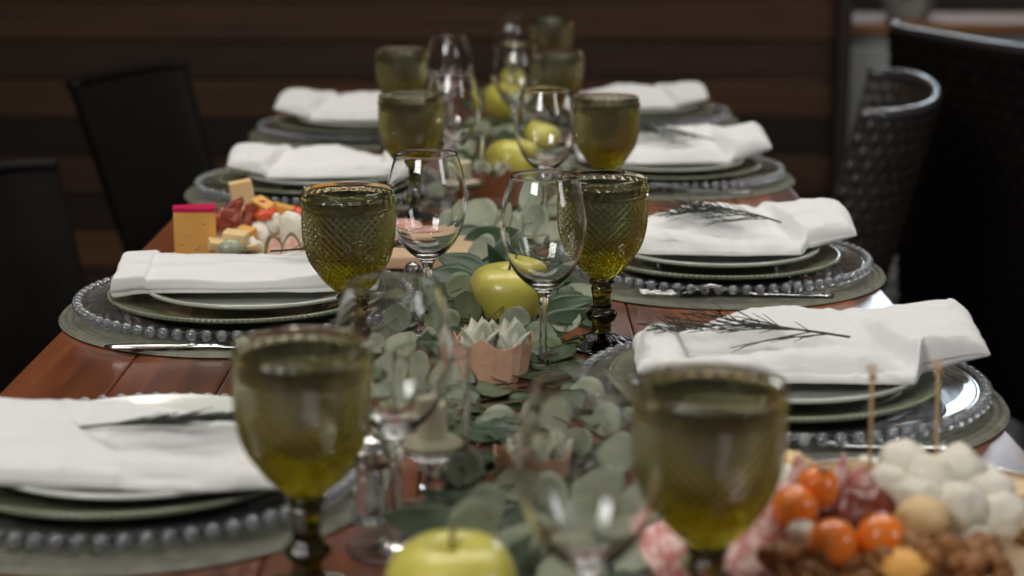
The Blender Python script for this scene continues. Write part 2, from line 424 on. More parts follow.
def pouch_mb(seed=0, lift=1.0, xb=.052, xf=.100, loop=1.0):
    """napkin gathered so that two rolls part to the inner side, a flap covers them at the outer end (+x)"""
    def yf(x): return -.066 + .030*sst(.082, .096, x) + .014*sst(-.05, -.125, x) + .002*math.sin(x*50 + seed)
    def yb(x): return .064 - .008*sst(.02, .11, x) - .018*sst(-.04, -.125, x) + .004*math.sin(x*38 + seed)
    def hf(x, y, u, v):
        n1 = noise.noise(Vector((x*20, y*34, seed))); n2 = noise.noise(Vector((x*9, y*14, seed + 5))); n3 = noise.noise(Vector((x*34 + y*20, y*30, seed + 9)))
        w_ = n1*.003 + n2*.005 + .0028*(1 - min(1, abs(n3)*5))
        cf = -.046 + .004*math.sin(x*30 + seed)
        front = (.019 + .004*math.sin(x*34 + seed))*(1 - .45*sst(.045, .095, x))*math.exp(-(abs(y - cf)/.020)**3.2)
        rise = sst(-.022, .036, y)
        top = .022 + .015*sst(-.085, -.01, x) + .0025*math.sin(x*42 + seed*2)
        back = .010 + (top - .010)*rise - .016*sst(.050, .066, y)
        lp = loop*(.040*math.exp(-((x + .106)/.020)**4))*(.55 + .45*math.exp(-((y - .002)/.034)**2))
        dent = -.006*math.exp(-((x + .104)/.007)**2)*math.exp(-((y + .030)/.018)**2)*loop
        z = max(front, back, lp) + dent
        t = (y + .045)/.095
        ln = x - (xf + (xb - xf)*max(0, min(1, t))**.8)
        fl = sst(-.003, .005, ln)
        flap = .0225 + .008*sst(.04, .14, x)*lift + .015*sst(-.05, .03, y) + .0030*math.sin(y*60 + x*30 + seed)
        z = z*(1 - fl) + max(flap, z + .002)*fl
        return max(.006, z + w_*.7)
    def base(x, y): return .012*sst(.085, .145, x)*lift
    return nap_solid(-.126, .146, yf, yb, hf, nu=190, nv=110, base=base, pw=14)
def flat_mb(seed=0):
    """napkin folded flat into a wide band, hem at the outer end (-x)"""
    def yf(x): return -.057 + .008*sst(-.12, -.02, x) + .010*sst(.05, .11, x) + .0016*math.sin(x*60)
    def yb(x): return .060 - .002*sst(.0, .1, x)
    def hf(x, y, u, v):
        z = .0155 + noise.noise(Vector((x*22, y*30, seed)))*.005 + noise.noise(Vector((x*7, y*12, seed+3)))*.006
        z += .010*sst(.058, .0, y)*sst(-.055, -.01, y)
        z -= .0040*sst(-.010, -.016, y - .10*x - .0)*.9
        z += .0035*sst(-.092, -.096, x)
        z -= .0022*math.exp(-((x + .094)/.0014)**2)
        z += .004*sst(.05, .10, x - y*.4)
        return z
    def base(x, y): return .0 - .003*sst(-.095, -.128, x)
    return nap_solid(-.128, .125, yf, yb, hf, nu=150, nv=80, base=base, pw=90)

def sprig_mb(L=.15, n=11, seed=1, spread=.30, bend=.02):
    """dry feathery twig: a thin stem with forward-pointing branches that fork again"""
    rr = random.Random(seed); mb = MB()
    def P(s): return Vector((L*(.5 - s), bend*math.sin(s*PI*.9)*.6, .0035 + .004*math.sin(s*PI)))
    tube([P(k/14) for k in range(15)], [.0011*(1 - .6*k/14) for k in range(15)], 5, mb)
    for k in range(n):
        s = .10 + .82*k/n; p = P(s); sd = 1 if k % 2 else -1
        ln = (.048*(1 - s) + .020)*rr.uniform(.75, 1.15); a = PI - sd*rr.uniform(spread*.45, spread*1.15)
        d = Vector((math.cos(a), math.sin(a), rr.uniform(-.02, .16)))
        pts = [p + d*ln*q + Vector((-.004*q*q, 0, -.002*q*q)) for q in (0, .35, .7, 1)]
        tube(pts, [.0008, .0007, .0006, .0004], 4, mb)
        for q in (.2, .4, .6, .8):
            b = p + d*ln*q; a2 = a + rr.choice((-1, 1))*rr.uniform(.25, .55)
            d2 = Vector((math.cos(a2), math.sin(a2), rr.uniform(.0, .25)))
            l2 = ln*rr.uniform(.25, .45)
            tube([b, b + d2*l2*.5, b + d2*l2 + Vector((-.001, 0, .0005))], [.0006, .0005, .0003], 4, mb)
    return mb

GR = {'mat': 'woven round placemats under the settings', 'ch': 'beaded glass charger plates', 'dp': 'sage dinner plates', 'sp': 'pale salad plates',
      'np': 'white linen napkins on the plates', 'sg': 'dry herb sprigs on the napkins', 'gb': 'olive pressed glass goblets', 'wg': 'clear stemmed wine glasses'}
SET = {  # key: (x, y, where in words)
    'R1': (.222, 1.478, 'nearest setting on the right'), 'R2': (.222, 1.985, 'second setting from the front, right side'),
    'R3': (.218, 2.620, 'third setting from the front, right side'), 'R4': (.215, 3.260, 'farthest setting on the right'),
    'L1': (-.270, 1.262, 'nearest setting on the left'), 'L2': (-.262, 1.795, 'second setting from the front, left side'),
    'L3': (-.262, 2.505, 'third setting from the front, left side'), 'L4': (-.255, 3.085, 'farthest setting on the left')}
proto = {}
for key, (x, y, where) in SET.items():
    left = key[0] == 'L'
    # placemat
    lab = f'grey-green ring-woven round placemat, {where}'
    if 'mat' not in proto: proto['mat'] = tag(mat_mb().build('placemat', M_MATW, loc=(x, y, T + .0002)), lab, 'placemat', GR['mat'])
    else: dup(proto['mat'], lab, (x, y, T + .0002))
    lab = f'clear glass charger with beaded edge, {where}'
    z1 = T + .0046
    if 'ch' not in proto:
        c = thing('charger_plate', lab, 'plate', (x, y, z1), 0, GR['ch']); charger_mb().build('glass_disc', M_CHGLASS, c); beads_mb().build('bead_border', M_BEAD, c); proto['ch'] = c
    else: dup(proto['ch'], lab, (x, y, z1), .02*len(key))
    lab = f'sage green ribbed dinner plate, {where}'
    z2 = z1 + .0048; dx = -.006 if key == 'R1' else 0
    if 'dp' not in proto:
        c = thing('dinner_plate', lab, 'plate', (x + dx, y, z2), 0, GR['dp'])
        plate_mb(.135, .0125, .036, ridges=6).build('plate_body', M_SAGE, c); rimbeads_mb(.1345, .0145, 150, .0016).build('bead_edge', M_SAGE, c); proto['dp'] = c
    else: dup(proto['dp'], lab, (x + dx, y, z2))
    sk = 'spw' if key == 'L1' else 'sp'
    lab = f'{"white" if key == "L1" else "pale grey-green"} salad plate, {where}'
    z3 = z2 + .0082; sx = x + (.0 if not left else .012)
    if sk not in proto:
        o = plate_mb(.1125 if key != 'L1' else .120, .0125, .022, th=.0045).build('salad_plate', M_WHITEC if key == 'L1' else M_PALE, loc=(sx, y, z3))
        proto[sk] = tag(o, lab, 'plate', GR['sp'])
    else: dup(proto[sk], lab, (sx, y, z3))
    # napkin
    zn = z3 + .0132
    nm, kk = {'R1': (pouch_mb(1, 1, .045, .085, .8), 'npa'), 'R2': (pouch_mb(4), 'npb'), 'R3': (pouch_mb(6), 'npd'), 'L1': (pouch_mb(3, .6, .045, -.030, .8), 'npe'), 'L2': (flat_mb(2), 'npc')}.get(key, (None, 'npb'))
    desc = {'R1': 'white napkin with curled inner end', 'R2': 'white gathered napkin holding a dark herb', 'R3': 'blurred white gathered napkin',
            'R4': 'small far white napkin', 'L1': 'large blurred white napkin with crossed folds', 'L2': 'flat folded white napkin with stitched hem', 'L3': 'white napkin with raised corner', 'L4': 'distant white napkin with peaked corner'}[key]
    lab = f'{desc}, {where}'
    rz = {'R1': -.02, 'R2': 0, 'R3': .03, 'R4': -.03, 'L1': -.12, 'L2': 0.0, 'L3': .07, 'L4': -.04}[key]
    sc3 = {'R1': (1.04, 1.0, 1), 'L1': (-1.12, .98, .76), 'R4': (.95, .95, .8), 'L3': (-.88, .9, .8), 'L4': (-1, .95, .95)}.get(key, (1, 1, 1))
    ny = y + {'L1': -.042, 'L3': -.01}.get(key, 0)
    nx = x + {'R1': .010, 'L1': -.01, 'L3': .008, 'L4': .01, 'L2': .005, 'R4': -.012}.get(key, 0)
    if nm:
        o = recalc(nm.build('napkin', M_NAP, loc=(nx, ny, zn))); o.rotation_euler = (0, 0, rz); tag(o, lab, 'napkin', GR['np']); o.scale = sc3; proto[kk] = o
    else: dup(proto[kk], lab, (nx, ny, zn), rz, scale=sc3)
    # herb sprig
    if key in ('R1', 'R2', 'R3', 'L1', 'L2'):
        spm = sprig_mb(.125, 22, seed=ord(key[1]) + (5 if left else 0), bend=.03)
        lab = f'dark dry feathery herb sprig on the napkin, {where}'
        if key == 'R1': spm = sprig_mb(.165, 20, seed=1, bend=.012, spread=.30)
        if key == 'L2': loc, r = (x + .085, y + .012, zn + .0285), (0, 0, PI + .25)
        elif key == 'L1': loc, r = (x + .035, y - .028, zn + .0185), (.22, 0, PI + .12)
        else: loc, r = (x + .012 - (.042 if key == 'R1' else .006), y - .008, zn + .0245), (.42, 0, -.10)
        o = spm.build('herb_sprig', M_HERB, loc=loc); o.rotation_euler = r; tag(o, lab, 'herb sprig', GR['sg'])

# ------------------------------------------------------------------ olive pressed-glass goblets
def goblet():
    outer = smooth_prof([(.0108, .0662), (.0138, .0690), (.0190, .0738), (.0235, .0788), (.0278, .0850), (.0337, .0940), (.0374, .1040), (.0395, .1150), (.0401, .1270), (.0400, .141)], 6)
    NC = 37; per = 8; seg = NC*per
    # arc-length parametrisation so that every diamond row has the same height
    rows = []; import bisect
    acc = [0]
    for a, b in zip(outer, outer[1:]): acc.append(acc[-1] + math.hypot(b[0]-a[0], b[1]-a[1]))
    NR = 13*per
    for k in range(NR+1):
        s = acc[-1]*k/NR; i = min(max(bisect.bisect(acc, s) - 1, 0), len(outer)-2); t = (s - acc[i])/max(1e-9, acc[i+1]-acc[i])
        rows.append((outer[i][0] + (outer[i+1][0]-outer[i][0])*t, outer[i][1] + (outer[i+1][1]-outer[i][1])*t))
    vs = []; rings = []
    for k, (r, z) in enumerate(rows):
        ring = []
        fade = min(1, k/12)*min(1, (NR - k)/3)
        for c in range(seg):
            a = (c + k)/per; b = (c - k)/per
            da = abs((a % 1) - .5)*2; db = abs((b % 1) - .5)*2
            hgt = 1 - max(da, db)
            rr = r + (.0010*min(1, 3*hgt) + .0018*hgt - .0016)*fade*min(1, r/.03)
            th = 2*PI*c/seg; ring.append(len(vs)); vs.append((rr*math.cos(th), rr*math.sin(th), z))
        rings.append(ring)
    def ring(r, z, fn=None):
        ids = []
        for c in range(seg):
            th = 2*PI*c/seg; q = r + (fn(c) if fn else 0); ids.append(len(vs)); vs.append((q*math.cos(th), q*math.sin(th), z))
        rings.append(ids)
    # raised hoop, band of little ovals, plain lip, then the inside of the bowl
    for r, z in [(.0402, .1414), (.0410, .1420), (.0411, .1432), (.0400, .1438)]: ring(r, z)
    for k in range(7):
        z = .1442 + k*.00155; q = math.sin(k/6*PI)
        ring(.0397, z, lambda c, q=q: .0020*q*abs(math.sin(PI*c/per*.75)))
    for r, z in [(.0401, .1542), (.0401, .1550), (.0398, .1568), (.0396, .1580), (.0389, .1586), (.0382, .1578)]: ring(r, z)
    for r, z in [(.0380, .150), (.0376, .138), (.0372, .125), (.0360, .115), (.0332, .106), (.0285, .0975), (.0205, .0905), (.011, .0865), (.003, .0855)]: ring(r, z)
    fs = []
    for a, b in zip(rings, rings[1:]):
        for c in range(seg):
            d = (c+1) % seg; fs.append((a[c], a[d], b[d], b[c]))
    fs.append(tuple(rings[-1][::1])); fs.append(tuple(rings[0][::-1]))
    t = thing('goblet', '', 'goblet', (0, 0, 0), 0, GR['gb'])
    o = MB().add(vs, fs).build('bowl', M_OLIVE, t, False); o.data.materials.append(M_OLIVE_IN)
    n_in = (len(rings) - 9)*seg                     # faces of the softly frosted inside
    for p_ in o.data.polygons:
        if n_in <= p_.index < len(o.data.polygons) - 2: p_.material_index = 1; p_.use_smooth = True
    recalc(o); seg2 = 96
    stem = smooth_prof([(.0095, .0155), (.0085, .021), (.0092, .0245), (.0128, .027), (.0142, .0305), (.0128, .034), (.0095, .0375), (.0082, .043), (.0088, .050), (.0100, .056), (.0088, .0590), (.0118, .0620), (.0108, .0660)], 4)
    # faceted stem
    vs = []; fs = []
    for i, (r, z) in enumerate(stem):
        for c in range(seg2):
            th = 2*PI*c/seg2; fa = 2*PI/8; q = (((th + 1e-6) % fa) - fa/2); f = math.cos(fa/2)/math.cos(q); e = min(1, i/4, (len(stem)-1-i)/4)
            rr = r*(1 + (f/.96 - 1)*e*.9); vs.append((rr*math.cos(th), rr*math.sin(th), z))
    for i in range(len(stem)-1):
        for c in range(seg2): d = (c+1) % seg2; fs.append((i*seg2+c, i*seg2+d, (i+1)*seg2+d, (i+1)*seg2+c))
    ns_ = len(stem) - 1; fs.append(tuple(range(seg2))[::-1]); fs.append(tuple(ns_*seg2 + c for c in range(seg2)))
    o = recalc(MB().add(vs, fs).build('stem', M_OLIVE_D, t))
    for p_ in o.data.polygons: p_.use_smooth = len(p_.vertices) == 4
    foot = [(0, .0012), (.020, .0012), (.0335, .0), (.0360, .0012), (.0362, .0028), (.0345, .0042)] + smooth_prof([(.0345, .0042), (.026, .0062), (.018, .009), (.0125, .0125), (.0095, .0153)], 4)[1:] + [(0, .0153)]
    vs = []; fs = []
    lathe(foot, seg2, None, fm := MB()); 
    # radial petals pressed into the foot
    fm.v = [(x*(1 + .02*math.cos(12*math.atan2(y, x))), y*(1 + .02*math.cos(12*math.atan2(y, x))), z + (.0008*abs(math.cos(6*math.atan2(y, x))) if z > .004 and z < .014 else 0)) if z < .0150 else (x, y, z) for x, y, z in fm.v]
    recalc(fm.build('foot', M_OLIVE_D, t))
    return t
def wineglass():
    t = thing('wine_glass', '', 'wine glass', (0, 0, 0), 0, GR['wg'])
    out = smooth_prof([(.0062, .0745), (.0105, .0785), (.0180, .0845), (.0258, .0935), (.0322, .1065), (.0362, .1215), (.0371, .134), (.0358, .148), (.0325, .162), (.0286, .1745)], 4)
    inn = smooth_prof([(.0276, .1748), (.0316, .162), (.0349, .148), (.0362, .134), (.0353, .1215), (.0312, .1065), (.0246, .0945), (.0165, .0865), (.008, .0822), (0, .081)], 4)
    lathe(out + [(.0284, .1756), (.0279, .1756)] + inn, 64).build('bowl', M_GLASS, t)
    st = smooth_prof([(.0056, .011), (.0040, .018), (.0034, .030), (.0033, .045), (.0036, .058), (.0045, .068), (.0062, .0745)], 4)
    lathe(st, 32).build('stem', M_GLASS, t)
    ft = [(0, .0014), (.020, .0010), (.0312, .0), (.0328, .0007), (.0330, .0014), (.0320, .0021)] + smooth_prof([(.0320, .0021), (.022, .0031), (.013, .0050), (.008, .0075), (.0056, .011)], 4)[1:]
    lathe(ft, 32).build('foot', M_GLASS, t)
    return t
G0 = goblet(); first = True
for lab, x, y in [('blurred olive goblet, nearest on the right, above the snack platter', .107, .962),
                  ('large blurred olive goblet, nearest on the left', -.122, 1.046),
                  ('sharp olive diamond-cut goblet beside the cheese board, left row', -.142, 1.589),
                  ('sharp olive goblet beside the yellow apple, foot in full view', .082, 1.654),
                  ('olive goblet in front of the third left napkin', -.125, 2.294),
                  ('olive goblet in front of the third right napkin', .116, 2.275),
                  ('small far olive goblet, farthest of the left row', -.171, 2.90),
                  ('far olive goblet, second from the back in the right row', .069, 2.866),
                  ('dim olive goblet farthest back, against the plank wall', .078, 3.60)]:
    if first: G0.location = (x, y, T + .0005); G0['label'] = lab; first = False
    else: dup(G0, lab, (x, y, T + .0005), R.uniform(0, .3))
W0 = wineglass(); first = True
for lab, x, y in [('sharp clear wine glass right of the left-hand sharp goblet', -.078, 1.683),
                  ('sharp clear wine glass in front of the yellow apple', .027, 1.556),
                  ('blurred clear wine glass beside the nearest left goblet', -.074, 1.132),
                  ('large blurred clear wine glass nearest the camera, centre right', .039, .898),
                  ('clear wine glass left of the third right-row goblet', .040, 2.204),
                  ('clear wine glass right of the third left-row goblet', -.077, 2.399),
                  ('faint far wine glass beside the farthest left goblet', -.100, 2.968),
                  ('faint far wine glass at the table centre, over the far apples', .008, 2.823),
                  ('dim wine glass farthest back, left of the farthest goblet', .000, 3.43)]:
    if first: W0.location = (x, y, T + .0005); W0['label'] = lab; first = False
    else: dup(W0, lab, (x, y, T + .0005), R.uniform(0, 1))

# ------------------------------------------------------------------ cutlery
def knife_mb(mb):
    pts = []
    prof = [(0, .003, .0015), (.008, .0062, .0026), (.03, .0058, .0028), (.07, .0046, .0024), (.10, .0040, .0026), (.108, .0075, .0010), (.14, .0092, .0008), (.18, .0090, .0007), (.205, .0065, .0006), (.215, .0012, .0005)]
    seg = 10; vs = []; fs = []
    for x, w_, h_ in prof:
        for k in range(seg): a = 2*PI*k/seg; vs.append((x, w_*math.cos(a), h_*math.sin(a) + .003))
    for i in range(len(prof)-1):
        for k in range(seg): d = (k+1) % seg; fs.append((i*seg+k, i*seg+d, (i+1)*seg+d, (i+1)*seg+k))
    fs.append(tuple(range(seg))); fs.append(tuple((len(prof)-1)*seg + k for k in range(seg)))
    return mb.add(vs, fs)
def fork(label, loc, rz):
    t = thing('fork', label, 'fork', loc, rz, 'forks on the placemats')
    mb = MB(); prof = [(0, .002, .0013), (.006, .0080, .0018), (.03, .0066, .0018), (.08, .0032, .0017), (.125, .0028, .0017), (.138, .0060, .0015), (.150, .0105, .0013), (.158, .0115, .0012)]
    zc = lambda x: .002 + .010*math.exp(-((x - .128)/.022)**2)
    seg = 10; vs = []; fs = []
    for x, w_, h_ in prof:
        for k in range(seg): a = 2*PI*k/seg; vs.append((x, w_*math.cos(a), h_*math.sin(a) + zc(x)))
    for i in range(len(prof)-1):
        for k in range(seg): d = (k+1) % seg; fs.append((i*seg+k, i*seg+d, (i+1)*seg+d, (i+1)*seg+k))
    fs.append(tuple(range(seg))); fs.append(tuple((len(prof)-1)*seg + k for k in range(seg)))
    recalc(mb.add(vs, fs).build('handle', M_STEEL, t))
    b = MB()
    for k in range(16):
        for s in (-1, 1):
            x = .006 + k*.0055; ww = .0078 - .0050*(x/.1); blob((.0014, .0014, .0012), 0, 1, 0, 1, TR((x, s*ww, zc(x) + .0006)), b)
    b.build('bead_trim', M_STEEL, t)
    for k in range(4):
        y0 = (k - 1.5)*.0060
        tube([(.156 + q*.045, y0*(1 - .08*q), zc(.158) - .003*q + .004*q*q) for q in (0, .25, .5, .75, 1)], [.0016, .0014, .0013, .0012, .0006], 6).build('tine', M_STEEL, t)
    return t
F0 = fork('silver fork with beaded handle, second setting from the front, right side', (.328, 1.846, T + .0044), PI - .03)
dup(F0, 'blurred silver fork, third setting from the front, right side', (.325, 2.478, T + .0044), PI - .03)
dup(F0, 'blurred silver fork, nearest setting on the right', (.33, 1.331, T + .0044), PI + .0)
def knife(label, loc, rz):
    o = recalc(knife_mb(MB()).build('table_knife', M_STEEL, loc=loc)); o.rotation_euler = (0, 0, rz)
    return tag(o, label, 'knife', 'table knives on the placemats')
knife('silver table knife at the front of the placemat, second setting, left side', (-.368, 1.628, T + .0046), .04)
knife('silver table knife, third setting from the front, left side', (-.38, 2.335, T + .0046), .04)

# ------------------------------------------------------------------ apples
def apple(label, loc, r, rz=0, tilt=(0, 0), stem=True):
    t = thing('apple', label, 'apple', loc, rz, 'yellow-green apples in the centre garland'); t.rotation_euler = (tilt[0], tilt[1], rz)
    prof = [(0, .10), (.10, .06), (.25, .0), (.45, .03), (.66, .14), (.86, .40), (.985, .75), (1.03, 1.05), (1.0, 1.32), (.88, 1.55), (.68, 1.70), (.45, 1.755), (.28, 1.72), (.15, 1.62), (.06, 1.53), (0, 1.50)]
    mb = lathe([(a*r, b*r) for a, b in smooth_prof(prof, 4)], 48)
    mb.v = [(x*(1 + .025*math.cos(5*math.atan2(y, x) + 1)*(z/r/1.7)), y*(1 + .025*math.cos(5*math.atan2(y, x) + 1)*(z/r/1.7)), z*(1 + .02*x/r)) for x, y, z in mb.v]
    recalc(mb.build('apple_flesh', M_APPLE, t))
    tube([(0, 0, 1.50*r), (.02*r, .02*r, 1.72*r), (.10*r, .03*r, 1.98*r)], [.045*r, .035*r, .05*r], 6).build('stalk', M_STEMW, t)
    return t
a0 = at(507, 325, .0)
apple('shiny yellow-green apple with stalk, sharp, at the centre of the garland', (a0.x, a0.y, T + .002), .0365, .4, (.05, .02)).scale = (1, 1, .88)
p = at(452, 600, .03); apple('blurred yellow-green apple at the bottom edge of the photo', (p.x, p.y, T + .001), .036, 1)
p = at(508, 176, .03); apple('yellow-green apple behind the terracotta-wrapped pot', (p.x, p.y + .02, T + .012), .035, 2, (.3, .3))
p = at(498, 112, .02); apple('far yellow-green apple between the back wine glasses, left one', (p.x, p.y, T + .006), .034, 2, (.2, -.2))
p = at(510, 90, .03); apple('farthest yellow-green apple among the back glasses', (p.x, p.y, T + .012), .033, 1)
p = at(535, 146, .03); apple('yellow-green apple seen through the third-row right wine glass', (p.x, p.y, T + .006), .034, 1.4, (.2, .2))

# ------------------------------------------------------------------ succulents in wrapped pots
def rosette(mb, c, r, n=7, seed=0):
    rr = random.Random(seed)
    for k in range(n):
        ph = k*2.4; lean = .10 + .80*(k/n); L = r*(1.05 + .25*(1 - k/n)); wd = r*.52
        vs = []; fs = []; S = 6
        for i in range(S+1):
            t = i/S; ww = wd*math.sin(PI*min(.999, .22 + .78*t))**.8 if i < S else .0005
            d = lean*(.4 + .5*t)
            cx = math.cos(ph)*math.sin(d)*L*t; cy = math.sin(ph)*math.sin(d)*L*t; cz = math.cos(d)*L*t
            tx, ty = -math.sin(ph), math.cos(ph); nx_, ny_ = math.cos(ph), math.sin(ph)
            for q in range(6):
                a = 2*PI*q/6; vs.append((c[0] + cx + tx*ww*math.cos(a) + nx_*ww*.35*math.sin(a), c[1] + cy + ty*ww*math.cos(a) + ny_*ww*.35*math.sin(a), c[2] + cz))
        for i in range(S):
            for q in range(6): e = (q+1) % 6; fs.append((i*6+q, i*6+e, (i+1)*6+e, (i+1)*6+q))
        mb.add(vs, fs)
    return mb
def wrap_mb(r, h, n, jag, seed):
    """paper folded round the pot: flat facets, pointed corners standing above the rim"""
    rr = random.Random(seed); vs = []; fs = []; m = n*4
    jg = [rr.uniform(.3, 1)*jag for _ in range(n)]
    for side in (0, 1):
        for lvl in range(5):
            t = lvl/4
            for k in range(m):
                a = 2*PI*k/m; q = abs(((k % 4)/4)*2 - 1); rad = r*(.82 + .18*t)*(1 - .05*(1 - q)) - side*.0011
                z = (h + jg[(k//4 + (1 if k % 4 > 2 else 0)) % n]*q**1.5)*t
                vs.append((rad*math.cos(a), rad*math.sin(a), z + .001))
    for side in (0, 1):
        o = side*5*m
        for l in range(4):
            for k in range(m):
                k2 = (k+1) % m; f = (o+l*m+k, o+l*m+k2, o+(l+1)*m+k2, o+(l+1)*m+k); fs.append(f if side == 0 else f[::-1])
    for k in range(m):
        k2 = (k+1) % m; fs.append((4*m+k, 4*m+k2, 9*m+k2, 9*m+k))
    fs.append(tuple(range(m))[::-1])
    return MB().add(vs, fs)
def succulent(label, loc, s, paper, rz=0, glass=True, seed=1):
    t = thing('potted_succulent', label, 'potted succulent', loc, rz, 'wrapped succulents along the centre')
    if glass:
        g = [(0, 0), (.024, 0), (.026, .001), (.0275, .004), (.0300, .007), (.0328, .011), (.0328, .0125), (.0318, .0127), (.0300, .0090), (.0275, .0040), (.026, .0022), (0, .0020)]
        lathe([(a*s, b*s) for a, b in g], 48).build('glass_dish', M_GLASS, t)
    z0 = .0026*s if glass else 0
    o = wrap_mb(.0285*s, .031*s, 6, .012*s, seed).build('paper_wrap', paper, t, False); o.location = (0, 0, z0)
    o = lathe([(0, .0), (.0195*s, 0), (.0235*s, .024*s), (.012*s, .027*s), (0, .026*s)], 24).build('soil', M_SOIL, t); o.location = (0, 0, z0 + .001)
    mb = MB(); rosette(mb, (-.0125*s, -.008*s, .022*s), .0235*s, 7, seed); rosette(mb, (.0105*s, -.010*s, .021*s), .0235*s, 7, seed + 2); rosette(mb, (.0, .012*s, .022*s), .018*s, 10, seed + 4)
    o = mb.build('rosette', M_SUCC, t); o.location = (0, 0, z0)
    return t
p = at(493, 402, 0); succulent('pale succulent in peach paper on a clear glass dish, centre', (p.x, p.y + .038, T + .0005), 1.2, M_PAPER, .25, True, 3)
p = at(490, 208, 0); succulent('succulent pot wrapped in terracotta paper, behind the sharp wine glasses', (p.x, p.y + .02, T + .0005), 1.15, M_TERRA, .3, True, 5)
p = at(520, 505, 0); succulent('blurred succulent in peach paper left of the nearest wine glass', (p.x + .008, p.y + .02, T + .0005), .95, M_PAPER, .8, False, 8)

# ------------------------------------------------------------------ stemmed glass candle holders, shakers
def candle_holder(label, loc, s=1.0):
    t = thing('candle_holder', label, 'candle holder', loc, 0, 'stemmed glass candle holders')
    pr = [(0, .001), (.020, .001), (.027, 0), (.0275, .0018), (.020, .0035), (.010, .005), (.005, .0075), (.0045, .011), (.0085, .015), (.0085, .018), (.0045, .022), (.0045, .027), (.0105, .031), (.0045, .035), (.006, .039),
          (.020, .0415), (.0248, .045), (.0256, .055), (.0260, .112), (.0256, .1126), (.0252, .112), (.0247, .055), (.0238, .0462), (.015, .0435), (0, .0430)]
    lathe([(a*s, b*s) for a, b in pr], 48).build('glass_holder', M_GLASS, t)
    c = lathe([(0, 0), (.0205*s, 0), (.0210*s, .0022*s), (.0200*s, .0035*s), (.0110*s, .0042*s), (.0100*s, .006*s), (.0098*s, .028*s), (.0080*s, .0305*s), (.005*s, .0285*s), (0, .0280*s)], 32).build('candle', M_WAX, t); c.location = (0, 0, .0472*s)
    c2 = tube([(0, 0, 0), (.0008, 0, .005), (.0022, 0, .009)], .0006, 5).build('wick', M_STEMW, c); c2.location = (0, 0, .029*s)
    return t
p = at(433, 512); candle_holder('blurred stemmed glass candle holder with cream candle, front left', (p.x, p.y, T + .0005))
candle_holder('stemmed glass candle holder behind the left sharp wine glass', (-.060, 2.31, T + .0005), .95)
def shaker(label, loc, s=1):
    t = thing('salt_shaker', label, 'shaker', loc, 0, 'glass shakers with steel tops')
    vs = lathe([(0, 0), (.0125*s, 0), (.0132*s, .002*s), (.0115*s, .012*s), (.0085*s, .030*s), (.0080*s, .038*s), (0, .038*s)], 8)
    vs.build('body', M_CHGLASS, t, False)
    lathe([(.0085*s, .036*s), (.0135*s, .038*s), (.0150*s, .043*s), (.0140*s, .050*s), (.0095*s, .056*s), (.004*s, .0585*s), (0, .059*s)], 32).build('cap', M_STEEL, t)
    return t
p = at(370, 522); shaker('faceted glass shaker with domed steel top, front left by goblet', (p.x, p.y, T + .0005), 1.03)
p = at(413, 297); shaker('small glass shaker behind the sharp left wine glass stem', (p.x, p.y, T + .0005), .62)

# ------------------------------------------------------------------ eucalyptus garland: branches of leaves laid along the centre
def leaf(mb, c, w_, l_, nrm, roll, kind, seed):
    """one leaf: cupped disc or pointed blade with a raised midrib"""
    nrm = Vector(nrm).normalized(); q = nrm.to_track_quat('Z', 'Y').to_matrix().to_4x4() @ Matrix.Rotation(roll, 4, 'Z')
    M = Matrix.Translation(c) @ q; NU, NV = 10, 6; vs = []; fs = []
    for side in (0, 1):
        for i in range(NU+1):
            u = i/NU
            if kind == 'r': half = math.sqrt(max(0, 1 - (2*u - 1)**2))**.85
            else: half = math.sin(PI*u**.75)**.9*(1 - .35*u)
            for j in range(NV+1):
                v = (j/NV*2 - 1)
                x = v*half*w_/2; y = (u - .5)*l_
                z = .10*w_*(v*v*half*half) + .05*l_*math.sin(u*PI*1.3 + seed) + .0006*math.exp(-(v*6)**2) - side*.0006
                vs.append((x, y, z))
    W = NV+1; n = (NU+1)*W
    for i in range(NU):
        for j in range(NV):
            a = i*W+j; fs.append((a, a+1, a+W+1, a+W)); fs.append((n+a, n+a+W, n+a+W+1, n+a+1))
        a = i*W; fs.append((a, a+W, n+a+W, n+a)); b = i*W+NV; fs.append((b, n+b, n+b+W, b+W))
    return mb.add(vs, fs, M)
def branch(label, mat_, kind, stem_pts, leaves, seed):
    """leaves: (px, py, height above table, width px, length px, tilt to camera, roll)"""
    rr = random.Random(seed)
    pts = [at(a, b, h) for a, b, h in stem_pts]
    t = thing('eucalyptus_branch', label, 'eucalyptus branch', (pts[0].x, pts[0].y, T), 0, 'eucalyptus and greenery along the table centre')
    off = Vector((pts[0].x, pts[0].y, T)); mb = MB(); st = MB()
    dense = []
    for i in range(len(pts)-1):
        for k in range(5):
            q = k/5; dense.append(pts[i].lerp(pts[i+1], q) + Vector((0, 0, .003*math.sin(q*PI))))
    dense.append(pts[-1])
    tube([p_ - off for p_ in dense], [.0016*(1 - .6*i/len(dense)) for i in range(len(dense))], 6, st)
    for lf in leaves:
        px, py, h, wp, lp, tilt, roll = lf
        c = at(px, py, h); d = c.y*math.cos(PITCH) + (HCAM - h)*math.sin(PITCH); k = d/FPX
        nrm = Vector((rr.uniform(-.35, .35), -tilt, 1 - .6*tilt))
        leaf(mb, c - off, wp*k, lp*k, nrm, roll, kind, rr.uniform(0, 6))
        near = min(dense, key=lambda q_: (q_ - c).length)
        tube([near - off, (near.lerp(c, .5) + Vector((0, 0, .002))) - off, c - off], .0007, 4, st)
    st.build('twig', M_STEMW, t); mb.build('foliage', mat_, t)
    return t
